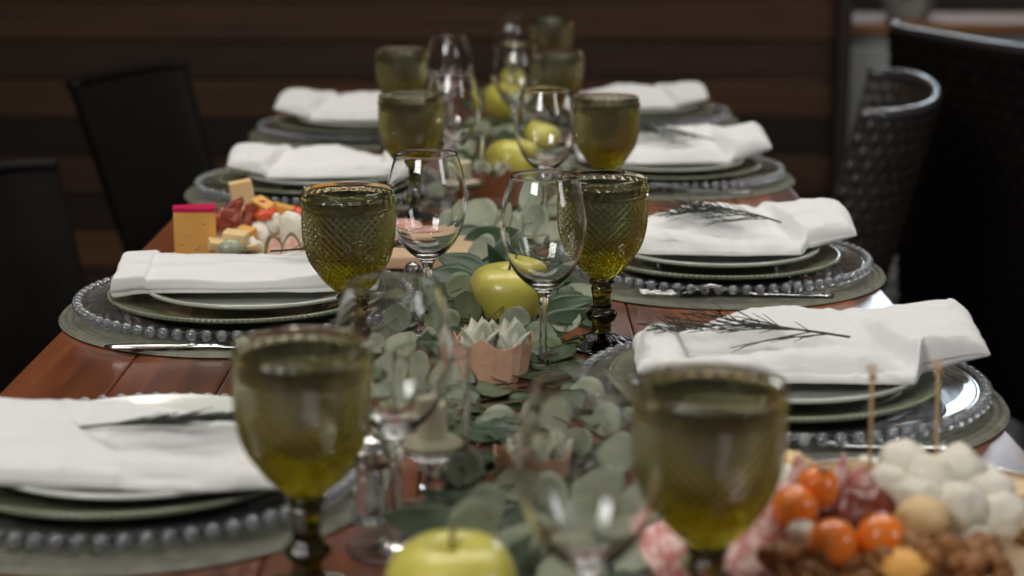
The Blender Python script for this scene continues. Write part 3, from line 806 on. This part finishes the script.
branch('silver-dollar eucalyptus sprig with upright round leaves before the sharp apple', M_LEAFG, 'r', [(560, 350, .004), (515, 345, .008), (470, 335, .006)],
       [(519, 296, .034, 27, 30, 1.3, .1), (515, 321, .020, 32, 28, 1.1, .6), (476, 346, .016, 36, 30, .9, 1.2), (541, 340, .018, 38, 34, 1.0, 2.0), (567, 322, .02, 30, 26, .6, .3), (440, 340, .012, 34, 30, .5, .7), (588, 296, .012, 46, 46, .2, 1.4)], 3)
branch('dark rounded leaf sprig at the left foot of the sharp apple', M_LEAFM, 'r', [(500, 345, .005), (465, 320, .008), (430, 300, .006)],
       [(468, 308, .022, 30, 36, 1.1, .2), (446, 322, .02, 30, 28, .6, 1.0), (545, 352, .012, 40, 34, .7, 1.0), (427, 312, .016, 34, 30, .5, 1.4), (462, 288, .02, 34, 34, .6, 2.0), (410, 318, .012, 40, 32, .4, .3)], 4)
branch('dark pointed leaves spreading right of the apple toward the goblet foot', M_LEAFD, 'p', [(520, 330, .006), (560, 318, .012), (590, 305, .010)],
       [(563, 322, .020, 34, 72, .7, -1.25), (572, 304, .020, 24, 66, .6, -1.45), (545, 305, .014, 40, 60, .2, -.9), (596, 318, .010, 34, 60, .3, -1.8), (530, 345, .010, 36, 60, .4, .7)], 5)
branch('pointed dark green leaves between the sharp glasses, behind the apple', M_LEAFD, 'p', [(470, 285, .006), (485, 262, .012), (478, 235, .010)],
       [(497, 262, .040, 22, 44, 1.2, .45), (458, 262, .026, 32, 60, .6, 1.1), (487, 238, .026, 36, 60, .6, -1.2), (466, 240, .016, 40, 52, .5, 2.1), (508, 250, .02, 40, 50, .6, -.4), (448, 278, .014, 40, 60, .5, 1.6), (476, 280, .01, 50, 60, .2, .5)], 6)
branch('pale grey-green round leaves behind the sharp wine glasses', M_LEAFG, 'r', [(480, 250, .006), (482, 225, .012), (505, 205, .010)],
       [(478, 216, .034, 42, 38, .9, .3), (500, 228, .022, 40, 34, .6, 1.0), (455, 226, .020, 40, 32, .6, 1.5), (482, 248, .030, 32, 22, .9, .9), (530, 222, .028, 44, 40, .7, .2), (552, 235, .020, 42, 38, .6, .4), (525, 196, .030, 40, 34, .7, 1.4), (560, 205, .016, 36, 30, .5, 1.1), (515, 252, .014, 44, 34, .3, 2.)], 7)
branch('grey-green eucalyptus left of the centre on the placemat side', M_LEAFG, 'r', [(440, 400, .005), (400, 365, .010), (365, 340, .008)],
       [(402, 345, .020, 40, 34, .5, .4), (385, 372, .018, 44, 36, .7, 1.0), (420, 372, .020, 42, 38, .8, 1.8), (372, 345, .014, 32, 26, .4, .8), (398, 318, .020, 34, 32, .7, .4), (412, 400, .02, 44, 40, .9, .1), (455, 385, .012, 44, 40, .6, 1.2), (380, 402, .01, 40, 40, .4, 1.2)], 8)
branch('mid-green leaves on the left beneath the candle holder', M_LEAFM, 'r', [(450, 440, .005), (410, 395, .010), (390, 330, .008)],
       [(362, 378, .016, 38, 30, .6, .5), (395, 425, .012, 44, 40, .5, 1.1), (430, 415, .010, 44, 40, .4, 1.7), (395, 300, .012, 36, 24, .3, .7), (345, 398, .010, 34, 30, .4, .9)], 9)
branch('blurred silver round leaves in front of the candle holder foot', M_LEAFG, 'r', [(520, 520, .005), (480, 505, .012), (455, 470, .012)],
       [(462, 467, .028, 44, 38, 1.0, .4), (484, 508, .032, 52, 40, .9, 1.1), (472, 540, .050, 82, 56, .8, 1.4), (436, 455, .016, 40, 36, .6, .4), (515, 485, .018, 46, 40, .6, .9), (520, 548, .03, 60, 50, .7, .3), (500, 425, .012, 44, 40, .5, 1.)], 10)
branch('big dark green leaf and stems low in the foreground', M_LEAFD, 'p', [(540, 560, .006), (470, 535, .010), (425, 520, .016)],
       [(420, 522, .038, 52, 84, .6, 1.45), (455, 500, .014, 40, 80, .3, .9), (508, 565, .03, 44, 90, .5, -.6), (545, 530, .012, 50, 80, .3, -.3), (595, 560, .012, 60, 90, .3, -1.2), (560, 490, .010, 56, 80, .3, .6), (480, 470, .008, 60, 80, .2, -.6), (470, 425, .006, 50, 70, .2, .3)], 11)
branch('grey-green leaves seen through the nearest wine glass', M_LEAFG, 'r', [(520, 570, .006), (590, 520, .012), (620, 450, .010)],
       [(545, 415, .020, 48, 44, .7, .3), (585, 395, .016, 44, 38, .6, .8), (570, 445, .016, 50, 42, .6, .2), (622, 455, .020, 52, 44, .6, .9), (545, 500, .020, 60, 44, .6, 1.4), (600, 492, .022, 64, 46, .7, .4), (645, 505, .020, 56, 44, .6, 1.0), (580, 535, .024, 70, 54, .7, 1.8), (628, 550, .020, 66, 50, .6, .2), (640, 420, .010, 44, 40, .4, .6), (610, 420, .018, 40, 36, .6, 1.7), (565, 580, .02, 70, 60, .5, .7)], 12)
branch('dark leaves at the corner of the third left napkin', M_LEAFD, 'p', [(410, 195, .006), (385, 180, .010), (366, 172, .012)],
       [(374, 168, .032, 14, 30, .8, 1.0), (366, 178, .026, 14, 26, .7, .3), (384, 176, .028, 16, 30, .8, -.5), (392, 190, .014, 22, 34, .5, 1.2), (405, 200, .01, 24, 34, .4, .4)], 13)
branch('blurred garland leaves around the middle apples', M_LEAFG, 'r', [(450, 190, .006), (490, 150, .012), (540, 120, .010)],
       [(470, 150, .020, 26, 22, .6, .4), (480, 130, .016, 26, 22, .5, .9), (530, 165, .024, 28, 24, .6, .1), (548, 150, .016, 26, 22, .5, .6), (455, 168, .024, 26, 22, .6, 1.1), (505, 132, .014, 28, 22, .4, .4), (540, 180, .018, 30, 26, .6, 1.3), (520, 118, .014, 24, 20, .4, .3), (565, 170, .012, 30, 22, .4, 1.1), (440, 190, .016, 30, 24, .4, .4)], 14)
branch('dark blurred leaves around the far apples', M_LEAFD, 'p', [(470, 180, .006), (500, 130, .012), (515, 95, .010)],
       [(512, 140, .020, 18, 34, .6, .9), (488, 122, .014, 18, 34, .4, -.6), (520, 105, .016, 16, 30, .5, 1.3), (505, 150, .018, 18, 30, .6, -.2), (528, 128, .012, 18, 34, .4, .5), (478, 165, .014, 20, 34, .5, 1.9), (498, 98, .012, 18, 30, .4, .2), (540, 100, .01, 18, 30, .4, 1.2), (475, 105, .01, 18, 30, .4, .8)], 15)
branch('faint far garland leaves at the end of the table', M_LEAFM, 'r', [(500, 110, .006), (510, 85, .012), (515, 66, .010)],
       [(515, 100, .020, 20, 16, .6, .4), (500, 84, .020, 20, 16, .6, 1.4), (520, 78, .016, 18, 15, .5, .4), (488, 92, .012, 18, 16, .4, .9), (530, 88, .012, 18, 16, .4, .2)], 16)

def bed(label, mat_, kind, y0, y1, x0, x1, n, seed, wr=(.020, .030), lr=(.03, .05)):
    rr = random.Random(seed); t = thing('eucalyptus_branch', label, 'eucalyptus branch', ((x0 + x1)/2, y0, T), 0, 'eucalyptus and greenery along the table centre')
    off = Vector(((x0 + x1)/2, y0, T)); mb = MB(); st = MB()
    path = [Vector((math.sin(q*7 + seed)*(x1 - x0)*.18, (y1 - y0)*q, .007)) for q in [k/16 for k in range(17)]]
    tube(path, .0018, 6, st)
    for k in range(n):
        q = (k + .5)/n; b = path[int(q*16)]; c = Vector((rr.uniform(x0, x1) - off.x, (y1 - y0)*q, .006 + rr.uniform(0, .012)))
        w_ = rr.uniform(*wr); l_ = rr.uniform(*lr)
        leaf(mb, c, w_, l_ if kind == 'p' else w_*.9, (rr.uniform(-.25, .25), rr.uniform(-.45, .1), 1), rr.uniform(0, 6.3), kind, k)
        tube([b, b.lerp(c, .5) + Vector((0, 0, .003)), c], .0007, 4, st)
    st.build('twig', M_STEMW, t); mb.build('foliage', mat_, t); return t
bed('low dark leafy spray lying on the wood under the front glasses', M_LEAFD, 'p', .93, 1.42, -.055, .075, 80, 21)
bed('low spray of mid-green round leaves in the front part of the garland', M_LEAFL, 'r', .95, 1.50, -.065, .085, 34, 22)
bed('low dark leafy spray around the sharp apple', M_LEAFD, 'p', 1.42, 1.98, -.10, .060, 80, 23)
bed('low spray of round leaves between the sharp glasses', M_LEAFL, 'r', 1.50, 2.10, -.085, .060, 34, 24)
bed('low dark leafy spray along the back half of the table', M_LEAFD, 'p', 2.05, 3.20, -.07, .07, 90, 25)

# ------------------------------------------------------------------ cheese board on the left
BX, BY, BH = -.205, 2.045, .016
bd = thing('cheese_board', 'long pale wooden serving board behind the second left setting', 'board', (BX, BY, T + .0045))
bevel_box(.335, .135, BH, .005, TR((0, 0, BH/2)), None, 3).build('board_slab', M_BOARD, bd)
lathe([(.006, 0), (.011, .0), (.012, .004), (.011, BH*.7), (.006, BH*.7), (.005, .004), (.006, 0)], 24, TR((.182, 0, .002))).build('hanging_ring', M_STEMW, bd)
ZB = T + .0045 + BH + .0006
def block(name, lab, cat, px, py, sx, sy, sz, rz, m, b=.0015, dz=0, rot=(0, 0), group='cheeses and fruit on the cheese board', dy=0):
    p = at(px, py, ZB - T + dz); o = bevel_box(sx, sy, sz, b).build(name, m, smooth=False, loc=(p.x, p.y + dy, ZB + dz + sz/2))
    o.rotation_euler = (rot[0], rot[1], rz); return tag(o, lab, cat, group)
def lump(name, lab, cat, px, py, r, m, seed, amp=.08, h=None, rz=0, group='cheeses and fruit on the cheese board', freq=1.5, dy=0, rot=(0, 0), sub=3):
    h = r[2] if h is None else h
    p = at(px, py, ZB - T + h); o = blob(r, amp, freq, seed, sub).build(name, m, loc=(p.x, p.y + dy, ZB + h)); o.rotation_euler = (rot[0], rot[1], rz)
    return tag(o, lab, cat, group)
# big cheese with magenta rind
p = at(194, 255, ZB - T)
cz = thing('cheese_wedge', 'tall yellow cheese wedge with magenta rind on top, left end of board', 'cheese', (p.x, p.y + .012, ZB), .12, 'cheeses and fruit on the cheese board')
def wedge_mb(w_, d1, d2, h1, h2):
    v = [(-w_/2, -d1/2, 0), (w_/2, -d2/2, 0), (w_/2, d2/2, 0), (-w_/2, d1/2, 0), (-w_/2, -d1/2, h1), (w_/2, -d2/2, h1), (w_/2, d2/2, h2), (-w_/2, d1/2, h2)]
    return MB().add(v, [(3, 2, 1, 0), (4, 5, 6, 7), (0, 1, 5, 4), (1, 2, 6, 5), (2, 3, 7, 6), (3, 0, 4, 7)])
o = wedge_mb(.045, .014, .022, .047, .051).build('cheese_block', M_CHEESE, cz, False)
bv = o.modifiers.new('bevel', 'BEVEL'); bv.width = .0008; bv.segments = 2
o = wedge_mb(.0455, .0145, .0225, .0045, .0045).build('rind', M_RIND, cz, False); o.location = (0, 0, .0470); o.rotation_euler = (.1, -.0, 0)
h_ = MB()
for hx, hz in [(-.006, .022), (.011, .034), (-.014, .012), (.004, .009)]: blob((.0022, .0012, .0018), .1, 1, hx*99, 2, TR((hx, -.0088 - hx*.09, hz)), h_)
h_.build('holes', M_WALNUT, cz)
CG = 'cheeses and fruit on the cheese board'
for i, (lab, px, py, sx, sy, sz, rz, m, dz, rx, ry) in enumerate([
    ('pale yellow cheese cube standing highest behind the ham', 243, 214, .027, .018, .040, .25, M_CHEESEP, .010, 0, -.15),
    ('yellow cheese cube leaning right of the highest cube', 262, 222, .024, .018, .026, -.5, M_CHEESE, .012, .2, .4),
    ('yellow cheese cube behind the white cheeses', 284, 226, .026, .02, .024, .4, M_CHEESE, .014, .1, .3),
    ('flat pale cheese slab in the middle of the board', 236, 244, .026, .02, .014, -.15, M_CHEESEP, .010, .1, .1),
    ('pale cheese slice right of the rinded wedge', 222, 250, .030, .02, .010, .3, M_CHEESEP, .006, .15, .2),
    ('orange cheese piece at the foot of the rinded wedge', 221, 256, .026, .014, .012, -.25, M_CHEESE, 0, 0, .15),
    ('thin pale cheese slice lying before the ham', 246, 250, .028, .016, .006, .1, M_CHEESEP, .003, .1, -.2),
    ('small yellow cheese stick right of the grape', 247, 238, .020, .012, .012, -.5, M_CHEESE, .012, .2, .1),
    ('yellow cheese block partly behind the sharp goblet', 322, 240, .028, .022, .022, .3, M_CHEESE, .004, .1, .2),
    ('pale cheese block behind the sharp goblet', 350, 246, .030, .022, .018, -.2, M_CHEESEP, 0, 0, .1)]):
    block('cheese_cube', lab, 'cheese', px, py, sx, sy, sz, rz, m, dz=dz, rot=(rx, ry))
for i, (lab, px, py, r, dz) in enumerate([('white crumbly cheese left of the figs', 259, 235, (.013, .012, .015), .012), ('white cheese lump above the figs', 272, 224, (.013, .011, .014), .022),
        ('bright white cheese piece beside the sharp goblet', 294, 230, (.016, .012, .022), .018), ('low white cheese crumb at the board front', 253, 246, (.010, .010, .010), .006)]):
    lump('white_cheese', lab, 'cheese', px, py, r, M_WCHEESE, i + 3, .34, dz, sub=2, freq=1.1)
for i, (lab, px, py, rz, dz) in enumerate([('dark red ham fold behind the pale cubes', 232, 216, .2, .022), ('dark red ham fold left, low on the board', 222, 222, .9, .014), ('dark ham curl between cheese cubes', 250, 218, -.5, .018)]):
    mb = MB(); vs = []; fs = []; nu, nv = 26, 10
    for i2 in range(nu+1):
        for j in range(nv+1):
            u = i2/nu; v = j/nv - .5; a = u*PI*2.6
            vs.append((.006*math.sin(a) + v*.006, (u - .5)*.026 + .002*math.sin(9*v), .011*abs(math.sin(a*.5 + v*2)) + v*.016))
    for i2 in range(nu):
        for j in range(nv): a = i2*(nv+1)+j; fs.append((a, a+1, a+nv+2, a+nv+1))
    p = at(px, py, ZB - T + dz); o = mb.add(vs, fs, TR(s=(1.5, 1, 1.25))).build('ham_slice', M_HAM, loc=(p.x, p.y, ZB + dz - .003)); o.rotation_euler = (0, 0, rz)
    so = o.modifiers.new('solid', 'SOLIDIFY'); so.thickness = .0016; tag(o, lab, 'ham', CG)
for i, (lab, px, py, r) in enumerate([('red pepper strip on the yellow cubes', 264, 215, (.011, .006, .006)), ('second red pepper strip among the cubes', 272, 211, (.008, .005, .004)), ('red pepper piece by the sharp goblet edge', 298, 212, (.009, .006, .006)), ('small red berry at the foot of the rinded wedge', 197, 248, (.0065, .006, .004))]):
    lump('red_pepper_piece', lab, 'pepper', px, py, r, M_RED, i + 11, .15, .034 if i < 3 else .006, rz=i, freq=2)
lump('grape', 'pale grey-green grape lying at the front of the board', 'grape', 231, 248, (.0140, .0095, .0100), M_GRAPE, 31, .05, .0125, rz=.25)
def fig(lab, px, py, rz, s):
    p = at(px, py, ZB - T + .012); t = thing('fig_slice', lab, 'fig', (p.x, p.y - .004, ZB + .001), rz, CG)
    n = 14; pts = [(-.012*s + .024*s*k/n, .026*s*math.sin(PI*k/n)**.8) for k in range(n+1)]
    def slab(th, sc_, y0):
        vs = [(a*sc_, y0 + .35*b, b*sc_*.9 + .001) for a, b in pts] + [(a*sc_, y0 + th + .35*b, b*sc_*.9 + .001) for a, b in pts]; m = n+1
        fs = [tuple(range(m)), tuple(range(2*m-1, m-1, -1))] + [(k, k+m, k+1+m, k+1) for k in range(n)] + [(n, 2*n+1, m, 0)]
        return MB().add(vs, fs)
    recalc(slab(.007, 1, 0).build('skin', M_FIGSKIN, t, False)); recalc(slab(.002, .90, -.0012).build('flesh', M_FIG, t, False)); return t
fig('fig slice with pink flesh, leaning, left one of the pair', 277, 250, .5, 1.05); fig('fig slice with pink flesh beside the sharp goblet', 292, 250, .1, 1.15)
for i, (lab, px, py) in enumerate([('folded salami slice on the board behind the wine glass', 400, 240), ('pink salami slice nearer the board end', 425, 243)]):
    p = at(px, py, ZB - T); o = lathe([(0, 0), (.024, 0), (.025, .001), (.024, .002), (0, .0022)], 32).build('salami_slice', M_SALAMI, loc=(p.x, p.y, ZB + .0005 + .008*(i == 0)))
    o.rotation_euler = (.3*(i == 0), 0, i); tag(o, lab, 'salami', CG)

# ------------------------------------------------------------------ snack platter, front right
PX, PY = .265, 1.135; HP = .010
pl = thing('snack_platter', 'round glass-edged wooden platter of snacks, bottom right', 'platter', (PX, PY, T + .0003))
lathe([(0, 0), (.140, 0), (.146, .002), (.147, .007), (.144, HP), (0, HP)], 72).build('wooden_disc', M_BOARD, pl)
lathe([(.1475, .001), (.1515, .001), (.1530, .006), (.1515, .0125), (.1480, .0125), (.1475, .001)], 72).build('steel_hoop', M_STEEL, pl)
ZP = T + HP + .0008
PG = 'snacks heaped on the round platter'
ORD = ['first', 'second', 'third', 'fourth', 'fifth', 'sixth', 'seventh', 'eighth', 'ninth', 'tenth', 'eleventh', 'twelfth', 'thirteenth']
def onp(px, py, h): p = at(px, py, ZP - T + h); return (p.x, p.y, ZP + h)
for i, (lab, px, py, r, h) in enumerate([('orange physalis fruit, leftmost on the platter', 795, 508, .0140, .040), ('orange physalis highest, under the ham tips', 818, 487, .0135, .046),
       ('orange physalis in the platter centre, nearest the front', 833, 543, .0148, .034), ('orange physalis right of centre beside the nuts', 881, 538, .0150, .034)]):
    t = thing('physalis_fruit', lab, 'fruit', onp(px, py, h), i, PG); t.rotation_euler = (-.9 if i == 0 else .3, .4*(i - 1.5), i)
    blob((r, r, r*.97), .02, 1.2, i, 3).build('berry', M_ORANGE, t)
    lathe([(0, r*.93), (.0030, r*.96), (.0036, r*1.0), (.0022, r*1.03), (0, r*1.0)], 10).build('stalk_scar', M_NUT, t)
for i, (lab, px, py, r, h) in enumerate([('cream cheese ball at the top of the heap', 902, 462, .016, .046), ('cream cheese ball at the right frame edge', 932, 478, .017, .042), ('cream cheese ball below the top one', 890, 484, .0155, .036),
       ('cream cheese ball left of the bamboo pick', 872, 474, .013, .032), ('cream cheese ball beside the tan bun', 915, 497, .015, .038), ('white cheese cube between the orange fruits', 800, 532, .0085, .030), ('pale cheese piece left behind the fruits', 790, 478, .011, .028), ('cream cheese ball right of the edge pick', 958, 470, .017, .044), ('cream cheese ball far right on the platter', 985, 488, .017, .034), ('cream cheese ball in front of the far right one', 960, 505, .017, .034), ('orange-tan cheese ball low at the far right', 1000, 515, .016, .026)]):
    o = blob((r, r*.95, r*.86), .16, 1.6, i + 20, 3).build('cheese_ball', M_WCHEESE, loc=onp(px, py, h)); tag(o, lab, 'cheese', PG)
o = blob((.017, .015, .012), .08, 1.4, 61, 3).build('small_bun', M_CHEESEP, loc=onp(922, 516, .036)); tag(o, 'tan round bun on the platter beside the nuts', 'bun', PG)
for i, (lab, px, py, h, a) in enumerate([('pink ham tip pointing up, leftmost of three', 806, 478, .040, -.25), ('pink ham tip pointing up, middle of three', 838, 480, .042, .05), ('pink ham tip pointing up, rightmost of three', 858, 480, .042, -.1)]):
    mb = lathe([(0, 0), (.009, .0), (.0105, .006), (.0080, .014), (.0045, .022), (.0012, .030), (0, .031)], 14)
    mb.v = [(x*(1 + .25*math.sin(5*math.atan2(y, x))), y*.7, z) for x, y, z in mb.v]
    o = mb.build('ham_fold', M_SALAMI, loc=(*onp(px, py, h)[:2], ZP + h - .010)); o.rotation_euler = (.1, a, i); tag(o, lab, 'ham', PG); o.scale = (1, 1, .9 if i < 2 else .7)
o = blob((.027, .021, .021), .12, 2.2, 9, 4).build('jam', M_JAM, loc=onp(860, 522, .020)); tag(o, 'glossy dark red jam mound between the orange fruits', 'jam', PG)
for i, (px, py, r) in enumerate([(792, 500, .015), (815, 492, .016), (842, 490, .017), (868, 488, .017), (895, 486, .018), (922, 488, .018), (950, 490, .018), (978, 500, .017), (905, 510, .016), (935, 515, .018), (965, 525, .018), (828, 515, .014)]):
    o = blob((r, r*.95, r*.85), .14, 1.8, i + 120, 3).build('cheese_chunk', M_WCHEESE if i % 3 else M_CHEESEP, loc=onp(px, py + 8, r*.82))
    tag(o, f'pale cheese chunk lying low under the heap, {ORD[i]} from the left', 'cheese', 'low cheese chunks on the platter')
for i, (dx, dy, m_) in enumerate([(.07, .055, M_CHEESEP), (.10, .02, M_CHEESE), (.075, -.02, M_CHEESEP), (.03, .09, M_CHEESEP), (.105, -.03, M_CHEESEP), (.06, .015, M_CHEESE)]):
    o = bevel_box(.034, .03, .011, .002).build('flat_cheese', m_, smooth=False, loc=(PX + dx, PY + dy, ZP + .0058)); o.rotation_euler = (0, 0, i*1.1)
    tag(o, f'flat cheese piece at the right side of the platter, {ORD[i]} of six', 'cheese', 'flat cheese pieces at the platter right')
# nuts heaped along the front, walnuts behind
rr = random.Random(5)
wheres_ = ['bottom left of the heap', 'below the centre fruit', 'below the right fruit', 'at the right frame edge']
k = 0
for row in range(3):
    for c in range(13):
        px = 772 + c*20 + rr.uniform(-6, 6) + row*5; py = 552 + row*13 + rr.uniform(-4, 4) - (6 if c > 6 else 0)
        if px > 1015: continue
        h = .026 - row*.006 + rr.uniform(0, .004) + (.008 if c > 6 else 0)
        wv = ['upper', 'middle', 'lower'][row]
        o = blob((.0105, .0068, .0058), .22, 2.2, 40 + k, 2).build('almond' if k % 3 else 'pecan', M_NUT, loc=onp(px, py, h)); o.rotation_euler = (rr.uniform(-.6, .6), rr.uniform(-.6, .6), rr.uniform(0, 3))
        tag(o, f'brown nut, {ORD[c]} from the left in the {wv} nut row at the platter front', 'nut', f'brown nuts at the platter front'); k += 1
for i, (px, py, h, m_, lab) in enumerate([(848, 472, .034, M_WALNUT, 'pale walnut half behind the orange fruits'), (862, 470, .036, M_WALNUT, 'pale walnut half left of the bamboo pick'), (905, 562, .034, M_CHEESE, 'golden raisin cluster among the nuts, right'), (792, 462, .030, M_CHEESEP, 'tan cracker piece beside the goblet rim')]):
    o = blob((.013, .010, .010), .25, 2.6, 80 + i, 3).build('walnut' if i < 2 else 'snack_piece', m_, loc=onp(px, py + 6, h)); tag(o, lab, 'snack', PG)
for i, (lab, px, py, rx, rz, s) in enumerate([('folded pink salami leaning at the platter left', 762, 548, 1.0, .3, 1.5), ('second folded pink salami behind the first', 778, 525, .9, -.2, 1.25), ('pink salami fold between goblet stem and wine glass', 675, 562, .8, .5, 1.2), ('pink salami slice low at the platter edge', 735, 568, .4, .8, 1.3)]):
    vs = []; fs = []; n = 28
    for q in (0, 1):
        vs.append((0, 0, .0015*q))
        for c in range(n):
            a = 2*PI*c/n; r_ = .021; x_ = r_*math.cos(a); y_ = r_*math.sin(a); vs.append((x_, y_, .0015*q + 14*x_*x_*(1 + .3*math.sin(2*a)) + .0012*math.sin(6*a)))
    for c in range(n):
        d = (c+1) % n; fs += [(0, 1+d, 1+c), (n+1, n+2+c, n+2+d), (1+c, 1+d, n+2+d, n+2+c)]
    x_, y_, z_ = onp(px, py, .016) if i != 2 else at(px, py, .016)
    o = MB().add(vs, fs, TR(s=(s, s, s))).build('salami_slice', M_SALAMI, loc=(x_, y_, z_ + .002)); o.rotation_euler = (rx, 0, rz); tag(o, lab, 'salami', PG)
o = blob((.011, .010, .010), .03, 1, 77, 3).build('green_olive', M_FIGSKIN, loc=at(688, 566, .012)); tag(o, 'green olive beside the nearest goblet foot', 'olive', PG)
for i, (lab, px, py0, lean) in enumerate([('thin bamboo pick with knotted top, left one', 870, 468, -.02), ('thin bamboo pick with knotted top, at the right frame edge', 937, 462, -.04)]):
    x_, y_, z_ = onp(px, py0, .046); t = thing('bamboo_pick', lab, 'pick', (x_, y_, z_), 0, 'bamboo picks on the platter')
    L_ = .062; tube([(0, 0, -.02), (lean*L_*.5, 0, L_*.5), (lean*L_, 0, L_)], .0011, 6).build('stick', M_BAMBOO, t)
    kn = MB(); tube([(lean*L_ + .0032*math.sin(q*.9)*math.cos(q*.5), .0024*math.cos(q*.9), L_ + .0042*math.cos(q*.45)) for q in range(15)], .0011, 6, kn)
    kn.build('knot', M_BAMBOO, t)

# ------------------------------------------------------------------ chairs
def tub_chair(name, label, loc, rz, woven=True, mat_panel=None, top=.80, hw=.30, depth=.22, cushion=True, rimmat=None, lean=.0, cell=.021, z0=.34):
    """barrel-back chair: origin on the floor, front faces -x, back bulges to +x"""
    t = thing(name, label, 'chair', loc, rz, 'chairs around the table'); mp_ = mat_panel or M_WICKER
    def U(s, e=0):                     # s in [-1,1] round the back
        a = s*PI/2; c, q = math.cos(a), math.sin(a)
        return Vector(((depth + e)*abs(c)**.75 + .0, (hw + e)*math.copysign(abs(q)**.85, q), 0))
    z1 = top
    NS = int(2*(hw*1.35)/cell)*4; NZ = int((z1 - z0)/cell)*4; vs = []; fs = []
    for side in (0, 1):
        for i in range(NS+1):
            s = -1 + 2*i/NS; p0 = U(s); d = (U(min(1, s+.01)) - U(max(-1, s-.01))).normalized(); nn = Vector((d.y, -d.x, 0))
            for j in range(NZ+1):
                z = z0 + (z1 - z0)*j/NZ
                taper = 1 - .10*(1 - j/NZ)
                wv = 0
                if woven:
                    ci, cj = i//4, j//4; a, b = (i % 4)/4, (j % 4)/4
                    par = (ci + cj) % 2
                    wv = .0065*math.sin(PI*((a + .125)))*math.sin(PI*(b + .125))*(1 if par else .45)
                q = p0*taper + nn*(wv + (.006 if side == 0 else -.006)); vs.append((q.x - lean*(z1 - z), q.y, z))
    W = NZ+1; n = (NS+1)*W
    for i in range(NS):
        for j in range(NZ):
            a = i*W+j; fs.append((a, a+W, a+W+1, a+1)); fs.append((n+a, n+a+1, n+a+W+1, n+a+W))
    for i in range(NS): a = i*W; fs.append((a, n+a, n+a+W, a+W)); b = a+NZ; fs.append((b, b+W, n+b+W, n+b))
    for j in range(NZ): fs.append((j, j+1, n+j+1, n+j)); b = NS*W+j; fs.append((b, n+b, n+b+1, b+1))
    MB().add(vs, fs).build('backrest', mp_, t, woven is True)
    rim = [U(-1 + 2*k/40) + Vector((0, 0, z1 + .004)) for k in range(41)]
    tube(rim, .011, 10).build('rim', rimmat or M_CHRIM, t)
    sx = .34; depth -= lean*.38
    bevel_box(sx, hw*1.75, .05, .012, TR((depth - sx/2 - .02, 0, .43)), None, 3).build('seat', mp_, t)
    if cushion: bevel_box(sx*.94, hw*1.6, .045, .020, TR((depth - sx/2 - .03, 0, .478)), None, 4).build('cushion', M_CUSH, t)
    for sy in (-1, 1):
        for lx in (depth - sx + .01, depth - .06):
            tube([(lx, sy*hw*.78, .41), (lx + (.03 if lx > 0 else -.02), sy*hw*.82, .002)], [.018, .014], 10).build('leg', M_LEG, t)
    return t
tub_chair('wicker_chair', 'dark woven tub chair with glossy rim, right of the table behind plates', (.612, 3.24, 0), -.206, depth=.125, hw=.325, lean=.22)
tub_chair('dining_chair', 'near-black smooth chair back left of the table, against the wall', (-.715, 3.53, 0), PI - .32, woven=None, mat_panel=M_LEATHER, top=.80, hw=.20, depth=.05, rimmat=M_LEATHER, cushion=False, lean=.30)
tub_chair('dining_chair', 'near-black chair at the far left edge of the frame', (-.66, 2.42, 0), PI, woven=None, mat_panel=M_LEATHER, top=.76, hw=.25, depth=.12, rimmat=M_LEATHER, cushion=False, lean=.2)
tub_chair('armchair', 'large dark high-backed woven chair behind the smaller woven one, right', (.915, 3.60, 0), .27 + PI, mat_panel=M_LEATHER, top=.86, hw=.36, depth=.06, cushion=False, rimmat=M_CHRIM, cell=.026, z0=.16, lean=.06)

mb = MB()
for k in range(4): bevel_box(.075 - .006*k, .085 - .004*k, .012, .004, TR((.002*k, .001*k, .0065 + .0125*k), (0, 0, .1*k)), mb, 3)
tag(mb.build('folded_cloth', M_NAP, loc=(.665, 3.40, .5012)), 'small white folded cloth lying on the seat of the woven chair', 'cloth')

# ------------------------------------------------------------------ the alcove at the back right
cb = thing('sideboard', 'grey-painted sideboard with brown top in the alcove, upper right', 'sideboard', (1.34, 5.35, 0))
bevel_box(.86, .40, .745, .006, TR((0, 0, .3735))).build('carcass', M_GREYP, cb, False)
bevel_box(.90, .44, .03, .004, TR((0, 0, .762))).build('worktop', M_LEDGE, cb, False)
for s in (-1, 1):
    d = bevel_box(.40, .018, .66, .004, TR((s*.212, -.210, .38))).build('door', M_GREYP, cb, False)
    blob((.011, .011, .011), 0, 1, 1, 2, TR((s*.04, -.232, .48))).build('knob', M_STEEL, d)
pt = thing('potted_plant', 'leafy green plant in a grey pot on the sideboard', 'plant', (1.12, 5.30, .7775))
lathe([(0, 0), (.055, 0), (.07, .03), (.075, .06), (.068, .06), (.06, .04), (0, .04)], 32).build('pot', M_GREYP, pt)
mb = MB(); rr = random.Random(3)
for k in range(46):
    a = rr.uniform(0, 2*PI); e = rr.uniform(.15, 1.0); q = rr.uniform(.10, .26)
    c = Vector((math.cos(a)*math.sin(e)*q*1.3, math.sin(a)*math.sin(e)*q*.7, .065 + math.cos(e)*q*.55))
    leaf(mb, c, .05, .12, (math.cos(a)*.5, math.sin(a)*.5 - .3, .8), a, 'p', k)
mb.build('foliage', M_LEAFM, pt)
st = MB()
for k in range(7):
    a = k*.9; tube([(0, 0, .035), (.05*math.cos(a), .04*math.sin(a), .10), (.11*math.cos(a), .08*math.sin(a), .15)], [.004, .003, .002], 6, st)
st.build('stems', M_STEMW, pt)
